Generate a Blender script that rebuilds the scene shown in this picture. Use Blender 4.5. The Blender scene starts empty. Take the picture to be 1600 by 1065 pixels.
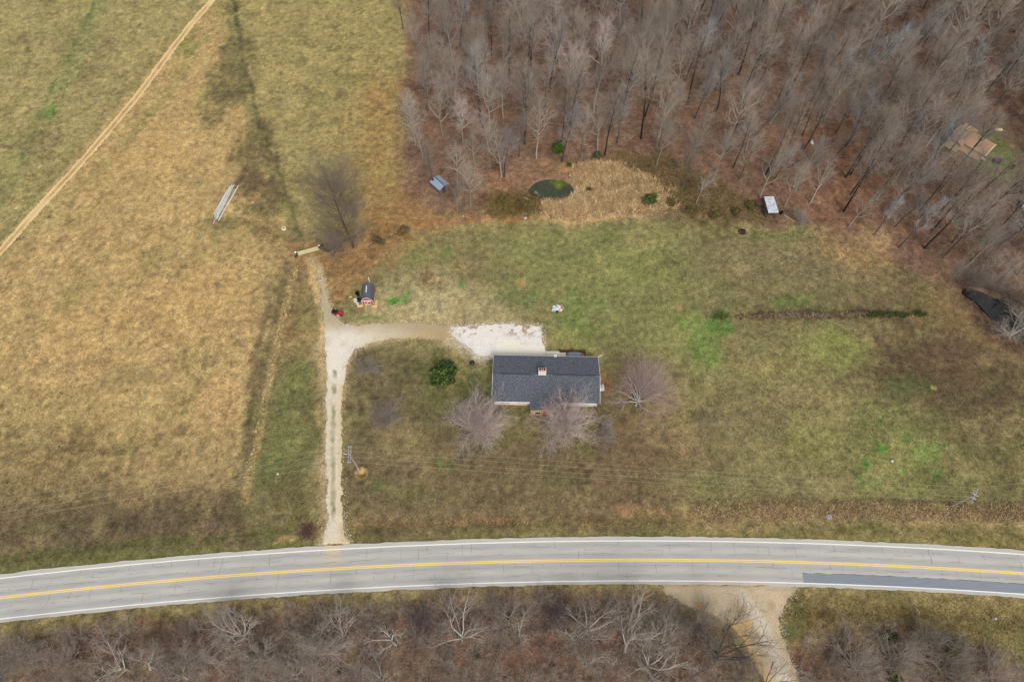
import bpy, math, random
import numpy as np

# ------------------------------------------------------------------ camera, light, exposure
SC = bpy.context.scene
COL = SC.collection
rnd = random.Random(7)
nprs = np.random.RandomState(11)

CAM_H, CAM_TILT, CAM_F = 120.0, math.radians(28.4), 1067.0
cam_d = bpy.data.cameras.new('camera')
cam_d.sensor_width = 36.0
cam_d.lens = 24.0
cam_d.clip_start = 1.0
cam_d.clip_end = 9000.0
cam = bpy.data.objects.new('camera', cam_d)
COL.objects.link(cam)
cam.location = (0, 0, CAM_H)
cam.rotation_euler = (CAM_TILT, 0, 0)
SC.camera = cam

SUN_EL, SUN_AZ = 50.0, 165.0          # azimuth clockwise from north (+Y)
world = bpy.data.worlds.new('World')
SC.world = world
world.use_nodes = True
wn = world.node_tree
for n in list(wn.nodes):
    wn.nodes.remove(n)
w_out = wn.nodes.new('ShaderNodeOutputWorld')
w_bg = wn.nodes.new('ShaderNodeBackground')
w_sky = wn.nodes.new('ShaderNodeTexSky')
w_hs = wn.nodes.new('ShaderNodeHueSaturation')
w_sky.sky_type = 'NISHITA'
w_sky.sun_disc = False
w_sky.sun_elevation = math.radians(SUN_EL)
w_sky.sun_rotation = math.radians(SUN_AZ)
w_sky.dust_density = 3.0
w_hs.inputs['Saturation'].default_value = 0.35     # thin overcast: a paler sky
w_bg.inputs['Strength'].default_value = 0.125
wn.links.new(w_sky.outputs[0], w_hs.inputs['Color'])
wn.links.new(w_hs.outputs[0], w_bg.inputs['Color'])
wn.links.new(w_bg.outputs[0], w_out.inputs['Surface'])

sun_d = bpy.data.lights.new('sun', 'SUN')
sun_d.energy = 1.5
sun_d.angle = math.radians(22)
sun_d.color = (1.0, 0.95, 0.87)
sun = bpy.data.objects.new('sun', sun_d)
COL.objects.link(sun)
sun.rotation_euler = (math.radians(90 - SUN_EL), 0, math.radians(180 - SUN_AZ))
sun.location = (0, -50, 200)

SC.view_settings.view_transform = 'Standard'
SC.view_settings.look = 'None'
SC.view_settings.gamma = 1.0
SC.view_settings.use_curve_mapping = False
SC.view_settings.exposure = 1.0

# ------------------------------------------------------------------ where things stand
_s, _c = math.sin(CAM_TILT), math.cos(CAM_TILT)


def G(px, py, z=0.0):
    """survey: a point of the photograph -> its place (x, y) on the level plane z"""
    u = px - 800.0
    v = 532.5 - py
    t = (CAM_H - z) / (CAM_F * _c - v * _s)
    return (u * t, (CAM_F * _s + v * _c) * t)


def GL(pts, z=0.0):
    return np.array([G(p[0], p[1], z) for p in pts])


def mpp(py):
    """metres per photo pixel on the ground: across, and into the picture"""
    v = 532.5 - py
    k = CAM_F * _c - v * _s
    return CAM_H / k, CAM_H * CAM_F / (k * k)


K = 0.62


def S(r, g, b, k=K):
    o = []
    for q in (r, g, b):
        q /= 255.0
        o.append((q / 12.92 if q <= 0.04045 else ((q + 0.055) / 1.055) ** 2.4) * k)
    return tuple(o)


# ------------------------------------------------------------------ noise
def vnoise(x, y, seed=0):
    xi = np.floor(x).astype(np.int64)
    yi = np.floor(y).astype(np.int64)
    fx = x - xi
    fy = y - yi
    fx = fx * fx * (3 - 2 * fx)
    fy = fy * fy * (3 - 2 * fy)

    def h(a, b):
        n = (a * 374761393 + b * 668265263 + seed * 1442695041) & 0xFFFFFFFF
        n = ((n ^ (n >> 13)) * 1274126177) & 0xFFFFFFFF
        n = n ^ (n >> 16)
        return (n & 0xFFFF) / 65535.0
    a = h(xi, yi); b = h(xi + 1, yi); c = h(xi, yi + 1); d = h(xi + 1, yi + 1)
    return (a * (1 - fx) + b * fx) * (1 - fy) + (c * (1 - fx) + d * fx) * fy


def fbm(x, y, scale, seed=0, oct=4, gain=0.55):
    """about -1..1"""
    x = np.asarray(x, dtype=np.float64) / scale
    y = np.asarray(y, dtype=np.float64) / scale
    t = 0.0
    a = 1.0
    n = 0.0
    for i in range(oct):
        t = t + a * (vnoise(x * 2 ** i + 17.3 * i, y * 2 ** i - 9.1 * i, seed + i * 31) - 0.5)
        n += a
        a *= gain
    return t / n * 2.6


def pip(x, y, poly):
    inside = np.zeros(x.shape, dtype=bool)
    n = len(poly)
    for i in range(n):
        x0, y0 = poly[i]
        x1, y1 = poly[(i + 1) % n]
        if y0 == y1:
            continue
        cnd = ((y0 > y) != (y1 > y)) & (x < (x1 - x0) * (y - y0) / (y1 - y0) + x0)
        inside ^= cnd
    return inside


def line_dist(x, y, pts):
    best = np.full(x.shape, 1e9)
    tt = np.zeros(x.shape)
    for i in range(len(pts) - 1):
        ax, ay = pts[i]
        bx, by = pts[i + 1]
        dx, dy = bx - ax, by - ay
        l2 = dx * dx + dy * dy
        t = np.clip(((x - ax) * dx + (y - ay) * dy) / l2, 0, 1)
        d = np.hypot(x - ax - t * dx, y - ay - t * dy)
        m = d < best
        best = np.where(m, d, best)
        tt = np.where(m, i + t, tt)
    return best, tt


def sm(a, b, v):
    t = np.clip((v - a) / (b - a), 0, 1)
    return t * t * (3 - 2 * t)


# ------------------------------------------------------------------ materials
def new_mat(name):
    m = bpy.data.materials.new(name)
    m.use_nodes = True
    nt = m.node_tree
    for n in list(nt.nodes):
        nt.nodes.remove(n)
    out = nt.nodes.new('ShaderNodeOutputMaterial')
    bs = nt.nodes.new('ShaderNodeBsdfPrincipled')
    nt.links.new(bs.outputs[0], out.inputs['Surface'])
    bs.inputs['Specular IOR Level'].default_value = 0.2
    return m, nt, bs


def mat(name, col, rough=0.85, scale=3.0, amt=0.25, rand=0.0, attr=None, metal=0.0, bump=0.0, spec=0.2,
        col2=None, stretch=None, detail=4.0, coord='Object'):
    """procedural material: colour broken up by noise, per-object variation, optional colour attribute"""
    m, nt, bs = new_mat(name)
    L = nt.links.new
    bs.inputs['Roughness'].default_value = rough
    bs.inputs['Metallic'].default_value = metal
    bs.inputs['Specular IOR Level'].default_value = spec
    tc = nt.nodes.new('ShaderNodeTexCoord')
    if coord != 'World':
        src = tc.outputs[coord]
    else:
        src = nt.nodes.new('ShaderNodeNewGeometry').outputs['Position']
    if stretch:
        mp = nt.nodes.new('ShaderNodeMapping')
        mp.inputs['Scale'].default_value = stretch
        L(src, mp.inputs['Vector'])
        src = mp.outputs[0]
    nz = nt.nodes.new('ShaderNodeTexNoise')
    nz.inputs['Scale'].default_value = scale
    nz.inputs['Detail'].default_value = detail
    nz.inputs['Roughness'].default_value = 0.65
    L(src, nz.inputs['Vector'])
    if attr:
        at = nt.nodes.new('ShaderNodeAttribute')
        at.attribute_name = attr
        base = at.outputs['Color']
    else:
        rgb = nt.nodes.new('ShaderNodeRGB')
        rgb.outputs[0].default_value = (*col, 1)
        base = rgb.outputs[0]
    if col2:
        rp = nt.nodes.new('ShaderNodeValToRGB')
        rp.color_ramp.elements[0].position = 0.42
        rp.color_ramp.elements[1].position = 0.6
        L(nz.outputs['Fac'], rp.inputs['Fac'])
        mx = nt.nodes.new('ShaderNodeMix')
        mx.data_type = 'RGBA'
        L(rp.outputs[0], mx.inputs[0])
        L(base, mx.inputs[6])
        mx.inputs[7].default_value = (*col2, 1)
        base = mx.outputs[2]
    mr = nt.nodes.new('ShaderNodeMapRange')
    mr.inputs[1].default_value = 0.25
    mr.inputs[2].default_value = 0.75
    mr.inputs[3].default_value = 1 - amt
    mr.inputs[4].default_value = 1 + amt
    L(nz.outputs['Fac'], mr.inputs[0])
    fac = mr.outputs[0]
    if rand > 0:
        oi = nt.nodes.new('ShaderNodeObjectInfo')
        r2 = nt.nodes.new('ShaderNodeMapRange')
        r2.inputs[3].default_value = 1 - rand
        r2.inputs[4].default_value = 1 + rand
        L(oi.outputs['Random'], r2.inputs[0])
        mm = nt.nodes.new('ShaderNodeMath')
        mm.operation = 'MULTIPLY'
        L(fac, mm.inputs[0])
        L(r2.outputs[0], mm.inputs[1])
        fac = mm.outputs[0]
    vm = nt.nodes.new('ShaderNodeVectorMath')
    vm.operation = 'SCALE'
    L(base, vm.inputs[0])
    L(fac, vm.inputs['Scale'])
    L(vm.outputs[0], bs.inputs['Base Color'])
    if bump:
        bp = nt.nodes.new('ShaderNodeBump')
        bp.inputs['Strength'].default_value = bump
        bp.inputs['Distance'].default_value = 0.1
        L(nz.outputs['Fac'], bp.inputs['Height'])
        L(bp.outputs[0], bs.inputs['Normal'])
    return m


def mat_ground():
    m, nt, bs = new_mat('ground_cover')
    L = nt.links.new
    bs.inputs['Roughness'].default_value = 0.95
    bs.inputs['Specular IOR Level'].default_value = 0.05
    geo = nt.nodes.new('ShaderNodeNewGeometry')
    at = nt.nodes.new('ShaderNodeAttribute')
    at.attribute_name = 'tint'
    facs = []
    for sc_, det, lo, hi in ((0.9, 6.0, 0.52, 1.48), (3.2, 4.0, 0.55, 1.45), (0.16, 3.0, 0.88, 1.12)):
        nz = nt.nodes.new('ShaderNodeTexNoise')
        nz.inputs['Scale'].default_value = sc_
        nz.inputs['Detail'].default_value = det
        nz.inputs['Roughness'].default_value = 0.7
        L(geo.outputs['Position'], nz.inputs['Vector'])
        mr = nt.nodes.new('ShaderNodeMapRange')
        mr.inputs[1].default_value = 0.28
        mr.inputs[2].default_value = 0.72
        mr.inputs[3].default_value = lo
        mr.inputs[4].default_value = hi
        L(nz.outputs['Fac'], mr.inputs[0])
        facs.append((mr.outputs[0], nz))
    v = at.outputs['Color']
    for f_, nz in facs:
        vm = nt.nodes.new('ShaderNodeVectorMath')
        vm.operation = 'SCALE'
        L(v, vm.inputs[0])
        L(f_, vm.inputs['Scale'])
        v = vm.outputs[0]
    # blades: small hue changes, straw against green
    nh = nt.nodes.new('ShaderNodeTexNoise')
    nh.inputs['Scale'].default_value = 2.0
    nh.inputs['Detail'].default_value = 6.0
    nh.inputs['Roughness'].default_value = 0.75
    L(geo.outputs['Position'], nh.inputs['Vector'])
    rp = nt.nodes.new('ShaderNodeMapRange')
    rp.inputs[1].default_value = 0.3
    rp.inputs[2].default_value = 0.7
    rp.inputs[3].default_value = 0.475
    rp.inputs[4].default_value = 0.525
    L(nh.outputs['Fac'], rp.inputs[0])
    hs = nt.nodes.new('ShaderNodeHueSaturation')
    L(rp.outputs[0], hs.inputs['Hue'])
    L(v, hs.inputs['Color'])
    L(hs.outputs[0], bs.inputs['Base Color'])
    bp = nt.nodes.new('ShaderNodeBump')
    bp.inputs['Strength'].default_value = 0.7
    bp.inputs['Distance'].default_value = 0.25
    L(facs[1][1].outputs['Fac'], bp.inputs['Height'])
    L(bp.outputs[0], bs.inputs['Normal'])
    return m


# ------------------------------------------------------------------ mesh helpers
def raw_mesh(name, V, F=None, quads=None, tris=None):
    me = bpy.data.meshes.new(name)
    if F is not None:
        me.from_pydata([tuple(v) for v in V], [], F)
        me.update()
        return me
    V = np.asarray(V, dtype=np.float32)
    me.vertices.add(len(V))
    me.vertices.foreach_set('co', V.ravel())
    parts = []
    starts = []
    tot = 0
    for arr, k in ((quads, 4), (tris, 3)):
        if arr is not None and len(arr):
            arr = np.asarray(arr, dtype=np.int32)
            parts.append(arr.ravel())
            starts.append(tot + np.arange(len(arr), dtype=np.int32) * k)
            tot += arr.size
    idx = np.concatenate(parts)
    st = np.concatenate(starts)
    me.loops.add(len(idx))
    me.loops.foreach_set('vertex_index', idx)
    me.polygons.add(len(st))
    me.polygons.foreach_set('loop_start', st)
    me.update(calc_edges=True)
    return me


def set_color(me, name, colors):
    a = me.color_attributes.new(name, 'FLOAT_COLOR', 'POINT')
    c = np.ones((len(me.vertices), 4), dtype=np.float32)
    c[:, :3] = colors
    a.data.foreach_set('color', c.ravel())


def obj(name, me, m=None, parent=None, loc=None, rz=0.0):
    o = bpy.data.objects.new(name, me)
    COL.objects.link(o)
    if m is not None and me is not None and not me.materials:
        me.materials.append(m)
    if parent is not None:
        o.parent = parent
    if loc is not None:
        o.location = loc
    if rz:
        o.rotation_euler = (0, 0, rz)
    return o


def tag(o, label=None, cat=None, group=None, kind=None):
    if label:
        o['label'] = label
    if cat:
        o['category'] = cat
    if group:
        o['group'] = group
    if kind:
        o['kind'] = kind
    return o


def thing(name, label, cat, loc=(0, 0, 0), rz=0.0, group=None):
    o = bpy.data.objects.new(name, None)
    COL.objects.link(o)
    o.empty_display_size = 0.2
    o.location = loc
    o.rotation_euler = (0, 0, rz)
    return tag(o, label, cat, group)


def copy_tree(root, loc, rz=0.0, scale=1.0, label=None, group=None):
    r = root.copy()
    COL.objects.link(r)
    r.location = loc
    r.rotation_euler = (0, 0, rz)
    r.scale = (scale, scale, scale)
    if label:
        r['label'] = label
    if group:
        r['group'] = group
    for ch in list(root.children):
        c = ch.copy()
        COL.objects.link(c)
        c.parent = r
        for g in list(ch.children):
            d = g.copy()
            COL.objects.link(d)
            d.parent = c
    return r


class MB:
    def __init__(s):
        s.V = []
        s.F = []

    def add(s, V, F):
        o = len(s.V)
        s.V += [tuple(v) for v in V]
        s.F += [tuple(i + o for i in f) for f in F]
        return s

    def box(s, c, d, rz=0.0, tilt=0.0):
        x, y, z = c
        a, b, h = d[0] / 2, d[1] / 2, d[2] / 2
        V = []
        for dz in (-h, h):
            for dx, dy in ((-a, -b), (a, -b), (a, b), (-a, b)):
                zz = dz + dx * math.tan(tilt)
                V.append((x + dx * math.cos(rz) - dy * math.sin(rz), y + dx * math.sin(rz) + dy * math.cos(rz), z + zz))
        return s.add(V, [(3, 2, 1, 0), (4, 5, 6, 7), (0, 1, 5, 4), (1, 2, 6, 5), (2, 3, 7, 6), (3, 0, 4, 7)])

    def tube(s, p, q, r0, r1=None, n=8, cap=True):
        r1 = r0 if r1 is None else r1
        p = np.array(p, float)
        q = np.array(q, float)
        d = q - p
        d /= np.linalg.norm(d)
        a = np.array((0, 0, 1.0)) if abs(d[2]) < 0.9 else np.array((1.0, 0, 0))
        u = np.cross(d, a)
        u /= np.linalg.norm(u)
        w = np.cross(d, u)
        V = []
        for c, r in ((p, r0), (q, r1)):
            for i in range(n):
                t = 2 * math.pi * i / n
                V.append(c + r * (math.cos(t) * u + math.sin(t) * w))
        F = [(i, (i + 1) % n, n + (i + 1) % n, n + i) for i in range(n)]
        if cap:
            F += [tuple(range(n))[::-1], tuple(range(n, 2 * n))]
        return s.add(V, F)

    def lathe(s, prof, c, n=16, sx=1.0, sy=1.0):
        V = []
        F = []
        for r, z in prof:
            for i in range(n):
                t = 2 * math.pi * i / n
                V.append((c[0] + r * sx * math.cos(t), c[1] + r * sy * math.sin(t), c[2] + z))
        for k in range(len(prof) - 1):
            for i in range(n):
                j = (i + 1) % n
                F.append((k * n + i, k * n + j, (k + 1) * n + j, (k + 1) * n + i))
        F.append(tuple(range(n))[::-1])
        F.append(tuple(range((len(prof) - 1) * n, len(prof) * n)))
        return s.add(V, F)

    def torus(s, c, R, r, n=18, m=8):
        V = []
        F = []
        for i in range(n):
            t = 2 * math.pi * i / n
            for j in range(m):
                p = 2 * math.pi * j / m
                V.append((c[0] + (R + r * math.cos(p)) * math.cos(t), c[1] + (R + r * math.cos(p)) * math.sin(t), c[2] + r * math.sin(p)))
        for i in range(n):
            for j in range(m):
                F.append((i * m + j, ((i + 1) % n) * m + j, ((i + 1) % n) * m + (j + 1) % m, i * m + (j + 1) % m))
        return s.add(V, F)

    def prism(s, pts, axis, a, b):
        """profile pts (2D) extruded along axis 'x' | 'y' | 'z' from a to b"""
        n = len(pts)
        V = []
        for t in (a, b):
            for p in pts:
                V.append({'x': (t, p[0], p[1]), 'y': (p[0], t, p[1]), 'z': (p[0], p[1], t)}[axis])
        F = [(i, (i + 1) % n, n + (i + 1) % n, n + i) for i in range(n)]
        F += [tuple(range(n))[::-1], tuple(range(n, 2 * n))]
        return s.add(V, F)

    def slab(s, quad, th):
        """four 3D corners, thickened downwards"""
        V = [tuple(p) for p in quad] + [(p[0], p[1], p[2] - th) for p in quad]
        return s.add(V, [(0, 1, 2, 3), (7, 6, 5, 4), (0, 4, 5, 1), (1, 5, 6, 2), (2, 6, 7, 3), (3, 7, 4, 0)])

    def rock(s, c, r, rg, flat=0.7):
        pts = []
        F = []
        n = 7
        for k, (rr, z) in enumerate(((0.75, -0.3), (1.0, 0.15), (0.62, 0.75))):
            for i in range(n):
                t = 2 * math.pi * (i + 0.5 * k) / n
                q = r * rr * rg.uniform(0.75, 1.15)
                pts.append((c[0] + q * math.cos(t), c[1] + q * math.sin(t), c[2] + r * flat * (z + rg.uniform(-.1, .1))))
        for k in range(2):
            for i in range(n):
                j = (i + 1) % n
                F.append((k * n + i, k * n + j, (k + 1) * n + j, (k + 1) * n + i))
        F.append(tuple(range(2 * n, 3 * n)))
        return s.add(pts, F)

    def mesh(s, name):
        return raw_mesh(name, s.V, s.F)

    def build(s, name, m, parent=None, loc=None, rz=0.0):
        return obj(name, s.mesh(name), m, parent, loc, rz)


# ------------------------------------------------------------------ road line (world)
RA, RB = -5.32e-4, 0.0233
R_N_OUT, R_N_W, R_Y, R_S_W, R_S_OUT = 26.19, 25.47, 22.27, 18.88, 18.36


def road_y(x, c):
    x = np.asarray(x, float)
    xc = np.clip(x, -190, 190)
    return RA * xc * xc + RB * xc + c + (2 * RA * xc + RB) * (x - xc)


# ------------------------------------------------------------------ ground
gx = np.arange(-152, 152.01, 0.5)
gy = np.arange(-16, 206.01, 0.5)
tail = np.cumsum(1.0 * 1.33 ** np.arange(24))
gx = np.concatenate([gx[0] - tail[::-1], gx, gx[-1] + tail])
gy = np.concatenate([gy[0] - tail[::-1], gy, gy[-1] + tail])
GX, GY = np.meshgrid(gx, gy)

WX = GX + 1.7 * fbm(GX, GY, 9, 1) + 0.8 * fbm(GX, GY, 1.8, 2, 3)
WY = GY + 1.7 * fbm(GX, GY, 9, 3) + 0.8 * fbm(GX, GY, 1.8, 4, 3)


def blur(M, k):
    if k < 1:
        return M
    for ax in (0, 1):
        for _ in range(2):
            P = np.concatenate([np.repeat(np.take(M, [0], ax), k, ax), M, np.repeat(np.take(M, [-1], ax), k + 1, ax)], ax)
            C = np.cumsum(P, axis=ax)
            n = M.shape[ax]
            w = 2 * k + 1
            hi = np.take(C, np.arange(w, w + n), ax)
            lo = np.take(C, np.arange(0, n), ax)
            M = (hi - lo) / w
    return M


def pmask(pts, soft, warp=True):
    w = GL(pts)
    m = pip(WX if warp else GX, WY if warp else GY, w).astype(float)
    return blur(m, int(soft / 0.5))


TINT = np.zeros(GX.shape + (3,))
TINT[:] = S(146, 128, 82)
GRASS = np.ones(GX.shape)


PATCH = 0.55 * fbm(GX, GY, 1.1, 130, 3) + 0.55 * fbm(GX, GY, 3.2, 131, 3)


def paint(mask, col, strength=1.0, patchy=1.0):
    global TINT
    mask = np.clip(mask + patchy * 2.0 * PATCH * mask * (1 - mask), 0, 1)
    mask = np.clip(mask * (1 + 0.35 * patchy * PATCH), 0, 1)
    m = (mask * strength)[..., None]
    TINT = TINT * (1 - m) + np.array(S(*col)) * m


WOODS = [(645, -400), (644, 60), (640, 180), (643, 255), (655, 300), (700, 330), (765, 328), (835, 322), (905, 318), (985, 325), (1040, 330), (1130, 340), (1200, 350),
         (1285, 345), (1360, 372), (1430, 420), (1490, 450), (1540, 500), (1600, 560), (2600, 700), (2600, -400)]
DRIVE_L = [(497, 852), (506, 840), (511, 815), (510, 750), (508, 700), (509, 640), (510, 590), (508, 555), (509, 530), (506, 505), (502, 475), (503, 440), (500, 418)]
DRIVE_R = [(506, 440), (513, 470), (524, 492), (536, 507), (560, 508), (600, 505), (650, 505), (712, 509), (716, 530), (660, 527), (612, 530), (578, 537), (556, 549), (543, 566), (537, 595), (534, 640), (533, 700), (534, 760), (536, 815), (540, 840), (549, 849)]
DRIVE = DRIVE_L + DRIVE_R
PAD = [(703, 511), (745, 507), (790, 506), (844, 509), (848, 530), (852, 551), (840, 560), (775, 560), (748, 556), (734, 544), (716, 532), (706, 522)]
PAD_ = PAD
DRV_ = DRIVE
THICKET = [(-300, 985), (0, 985), (200, 970), (380, 945), (600, 932), (800, 922), (1000, 918), (1050, 935), (1110, 962), (1165, 1005), (1195, 1065), (1220, 1400), (-300, 1400)]
THICKET2 = [(1250, 1065), (1232, 1030), (1260, 990), (1340, 975), (1440, 980), (1500, 1000), (1600, 1040), (1900, 1060), (1900, 1400), (1270, 1400)]

POLYS = [  # outline px, colour, softness m, strength
    # left hay field, tan
    ([(-600, -300), (360, -300), (400, 150), (460, 360), (440, 430), (432, 520), (412, 610), (392, 745), (380, 790), (-600, 800)], (168, 140, 87), 3, 1),
    ([(-600, -300), (330, -10), (0, 400), (-600, 900)], (146, 132, 82), 3, 1),
    ([(300, -100), (650, -100), (645, 200), (640, 330), (590, 380), (480, 380), (430, 250), (380, 100)], (146, 131, 79), 2, 1),
    ([(575, 120), (640, 100), (645, 330), (600, 375), (540, 360), (560, 230)], (148, 112, 62), 5, 0.75),
    ([(-300, 690), (150, 690), (390, 640), (385, 790), (-300, 800)], (140, 118, 78), 4, 0.6),
    ([(-600, 770), (390, 755), (500, 760), (500, 850), (0, 895), (-600, 960)], (106, 89, 63), 2, 1),
    ([(40, 800), (300, 770), (430, 780), (400, 830), (120, 855), (20, 850)], (88, 74, 56), 3, 0.85),
    ([(-300, 640), (120, 650), (200, 700), (190, 775), (-300, 790)], (112, 98, 62), 3, 0.6),
    # leaf-strewn ground round the gate and the big tree
    ([(440, 380), (560, 350), (650, 290), (720, 330), (660, 365), (600, 425), (560, 480), (510, 470), (470, 440)], (138, 102, 62), 2, 0.9),
    # strip between field edge and drive
    ([(455, 410), (500, 430), (505, 540), (505, 850), (390, 850), (395, 730), (415, 610), (437, 520)], (106, 101, 60), 1.5, 1),
    ([(455, 405), (498, 420), (505, 520), (500, 560), (430, 560), (440, 490)], (138, 112, 72), 2.5, 0.9),
    ([(395, 770), (505, 760), (505, 850), (380, 860)], (108, 96, 62), 3, 0.7),
    # lawn
    ([(520, 545), (530, 470), (600, 420), (660, 362), (760, 345), (900, 348), (970, 334), (1050, 335), (1180, 362), (1290, 345), (1420, 395), (1510, 470), (1610, 560), (1900, 700),
      (1900, 800), (1070, 783), (1080, 845), (535, 850)], (122, 112, 70), 1.2, 1),
    ([(560, 500), (600, 450), (700, 420), (800, 470), (860, 500), (705, 515)], (162, 146, 104), 3, 0.95),
    ([(750, 350), (960, 337), (1100, 350), (1120, 480), (1090, 580), (960, 540), (880, 540), (850, 480), (780, 400)], (120, 120, 68), 5, 0.85),
    ([(1080, 370), (1300, 360), (1440, 410), (1500, 480), (1120, 488)], (116, 102, 72), 6, 0.9),
    ([(1130, 430), (1320, 445), (1360, 490), (1140, 490)], (106, 108, 60), 6, 0.6),
    ([(1340, 500), (1540, 500), (1640, 590), (1640, 700), (1520, 680), (1400, 640), (1340, 580)], (88, 72, 52), 6, 1.0),
    ([(1320, 650), (1420, 620), (1500, 690), (1510, 765), (1340, 770)], (112, 116, 58), 6, 0.85),
    ([(1500, 680), (1640, 690), (1640, 775), (1510, 770)], (92, 88, 52), 5, 0.9),
    ([(545, 545), (690, 530), (760, 600), (700, 690), (540, 700)], (106, 93, 64), 3, 0.9),
    ([(540, 690), (760, 660), (1060, 640), (1075, 840), (540, 845)], (106, 89, 63), 4, 0.9),
    ([(940, 600), (1060, 560), (1090, 700), (1060, 830), (950, 820)], (112, 90, 64), 4, 0.7),
    ([(655, 545), (770, 560), (770, 640), (700, 640), (660, 610)], (88, 96, 44), 3, 0.75),
    ([(1290, 350), (1400, 350), (1440, 420), (1380, 440), (1300, 400)], (150, 120, 76), 3.5, 0.8),
    ([(1410, 390), (1500, 440), (1500, 480), (1430, 470)], (98, 82, 52), 3, 0.7),
    ([(1430, 440), (1520, 450), (1590, 520), (1640, 580), (1560, 540), (1450, 490)], (124, 100, 62), 2.5, 0.7),
    # verge north
    ([(-600, 900), (0, 862), (200, 850), (380, 835), (490, 832), (490, 870), (0, 905), (-600, 990)], (100, 98, 54), 1, 1),
    ([(545, 826), (800, 818), (1080, 820), (1085, 842), (800, 840), (545, 850)], (102, 96, 54), 1, 0.9),
    ([(1070, 782), (1600, 790), (2200, 800), (2200, 850), (1600, 822), (1085, 815)], (142, 118, 80), 1, 0.95),
    ([(1082, 812), (1600, 822), (2200, 850), (2200, 900), (1600, 860), (1085, 843)], (116, 106, 60), 1, 1),
    # south
    ([(-600, 1000), (0, 965), (400, 930), (800, 912), (1040, 915), (1040, 940), (800, 925), (400, 950), (0, 992), (-600, 1060)], (102, 92, 50), 1, 1),
    (THICKET, (104, 84, 68), 1.5, 1),
    ([(1225, 915), (1600, 925), (2400, 960), (2400, 1300), (1270, 1300), (1215, 970)], (122, 106, 64), 1, 1),
    ([(1235, 945), (1420, 960), (1380, 980), (1260, 985)], (132, 108, 66), 2, 0.6),
    ([(1540, 985), (1640, 985), (1640, 1040), (1560, 1040)], (106, 112, 64), 2, 0.7),
    (THICKET2, (102, 80, 62), 2, 1),
    # wood floor
    (WOODS, (122, 90, 69), 1.8, 1),
    ([(700, -400), (2600, -400), (2600, 60), (1300, 100), (1000, 60), (700, 60)], (104, 80, 66), 6, 0.7),
    ([(1300, -100), (2600, -100), (2600, 420), (1560, 420), (1440, 330), (1340, 200)], (92, 70, 54), 6, 0.8),  # litter painted darker here to carry the dimmer light at upper right
    ([(1150, 170), (1300, 170), (1420, 290), (1380, 370), (1270, 330), (1200, 250)], (128, 86, 58), 4, 0.7),
    ([(760, 250), (860, 235), (1000, 235), (1080, 300), (1000, 320), (760, 330)], (132, 98, 64), 3, 0.8),
    # reed meadow by the pond, and the green marsh behind it
    ([(845, 318), (905, 303), (905, 262), (960, 255), (1030, 290), (1060, 322), (1000, 334), (960, 334), (905, 347), (880, 342)], (172, 142, 98), 1.2, 0.95),
    ([(950, 232), (1040, 240), (1130, 290), (1200, 330), (1190, 352), (1060, 332), (1020, 290), (980, 255)], (90, 76, 42), 3, 0.8),
    ([(770, 290), (835, 300), (845, 330), (800, 340), (765, 325)], (88, 78, 36), 2, 0.7),
    ([(1045, 325), (1110, 335), (1190, 345), (1180, 358), (1060, 345)], (82, 82, 36), 1.5, 0.75),
    ([(1200, 352), (1280, 350), (1270, 368), (1200, 372), (1150, 360)], (88, 106, 46), 1.5, 0.7),
    ([(1500, 430), (1550, 432), (1620, 460), (1680, 560), (1600, 555), (1540, 505), (1500, 465)], (80, 64, 46), 1.2, 0.8),
    # clearing with the far house
    ([(1535, 205), (1570, 200), (1590, 240), (1600, 275), (1560, 275), (1530, 240)], (98, 110, 50), 1.5, 1),
]
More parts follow.
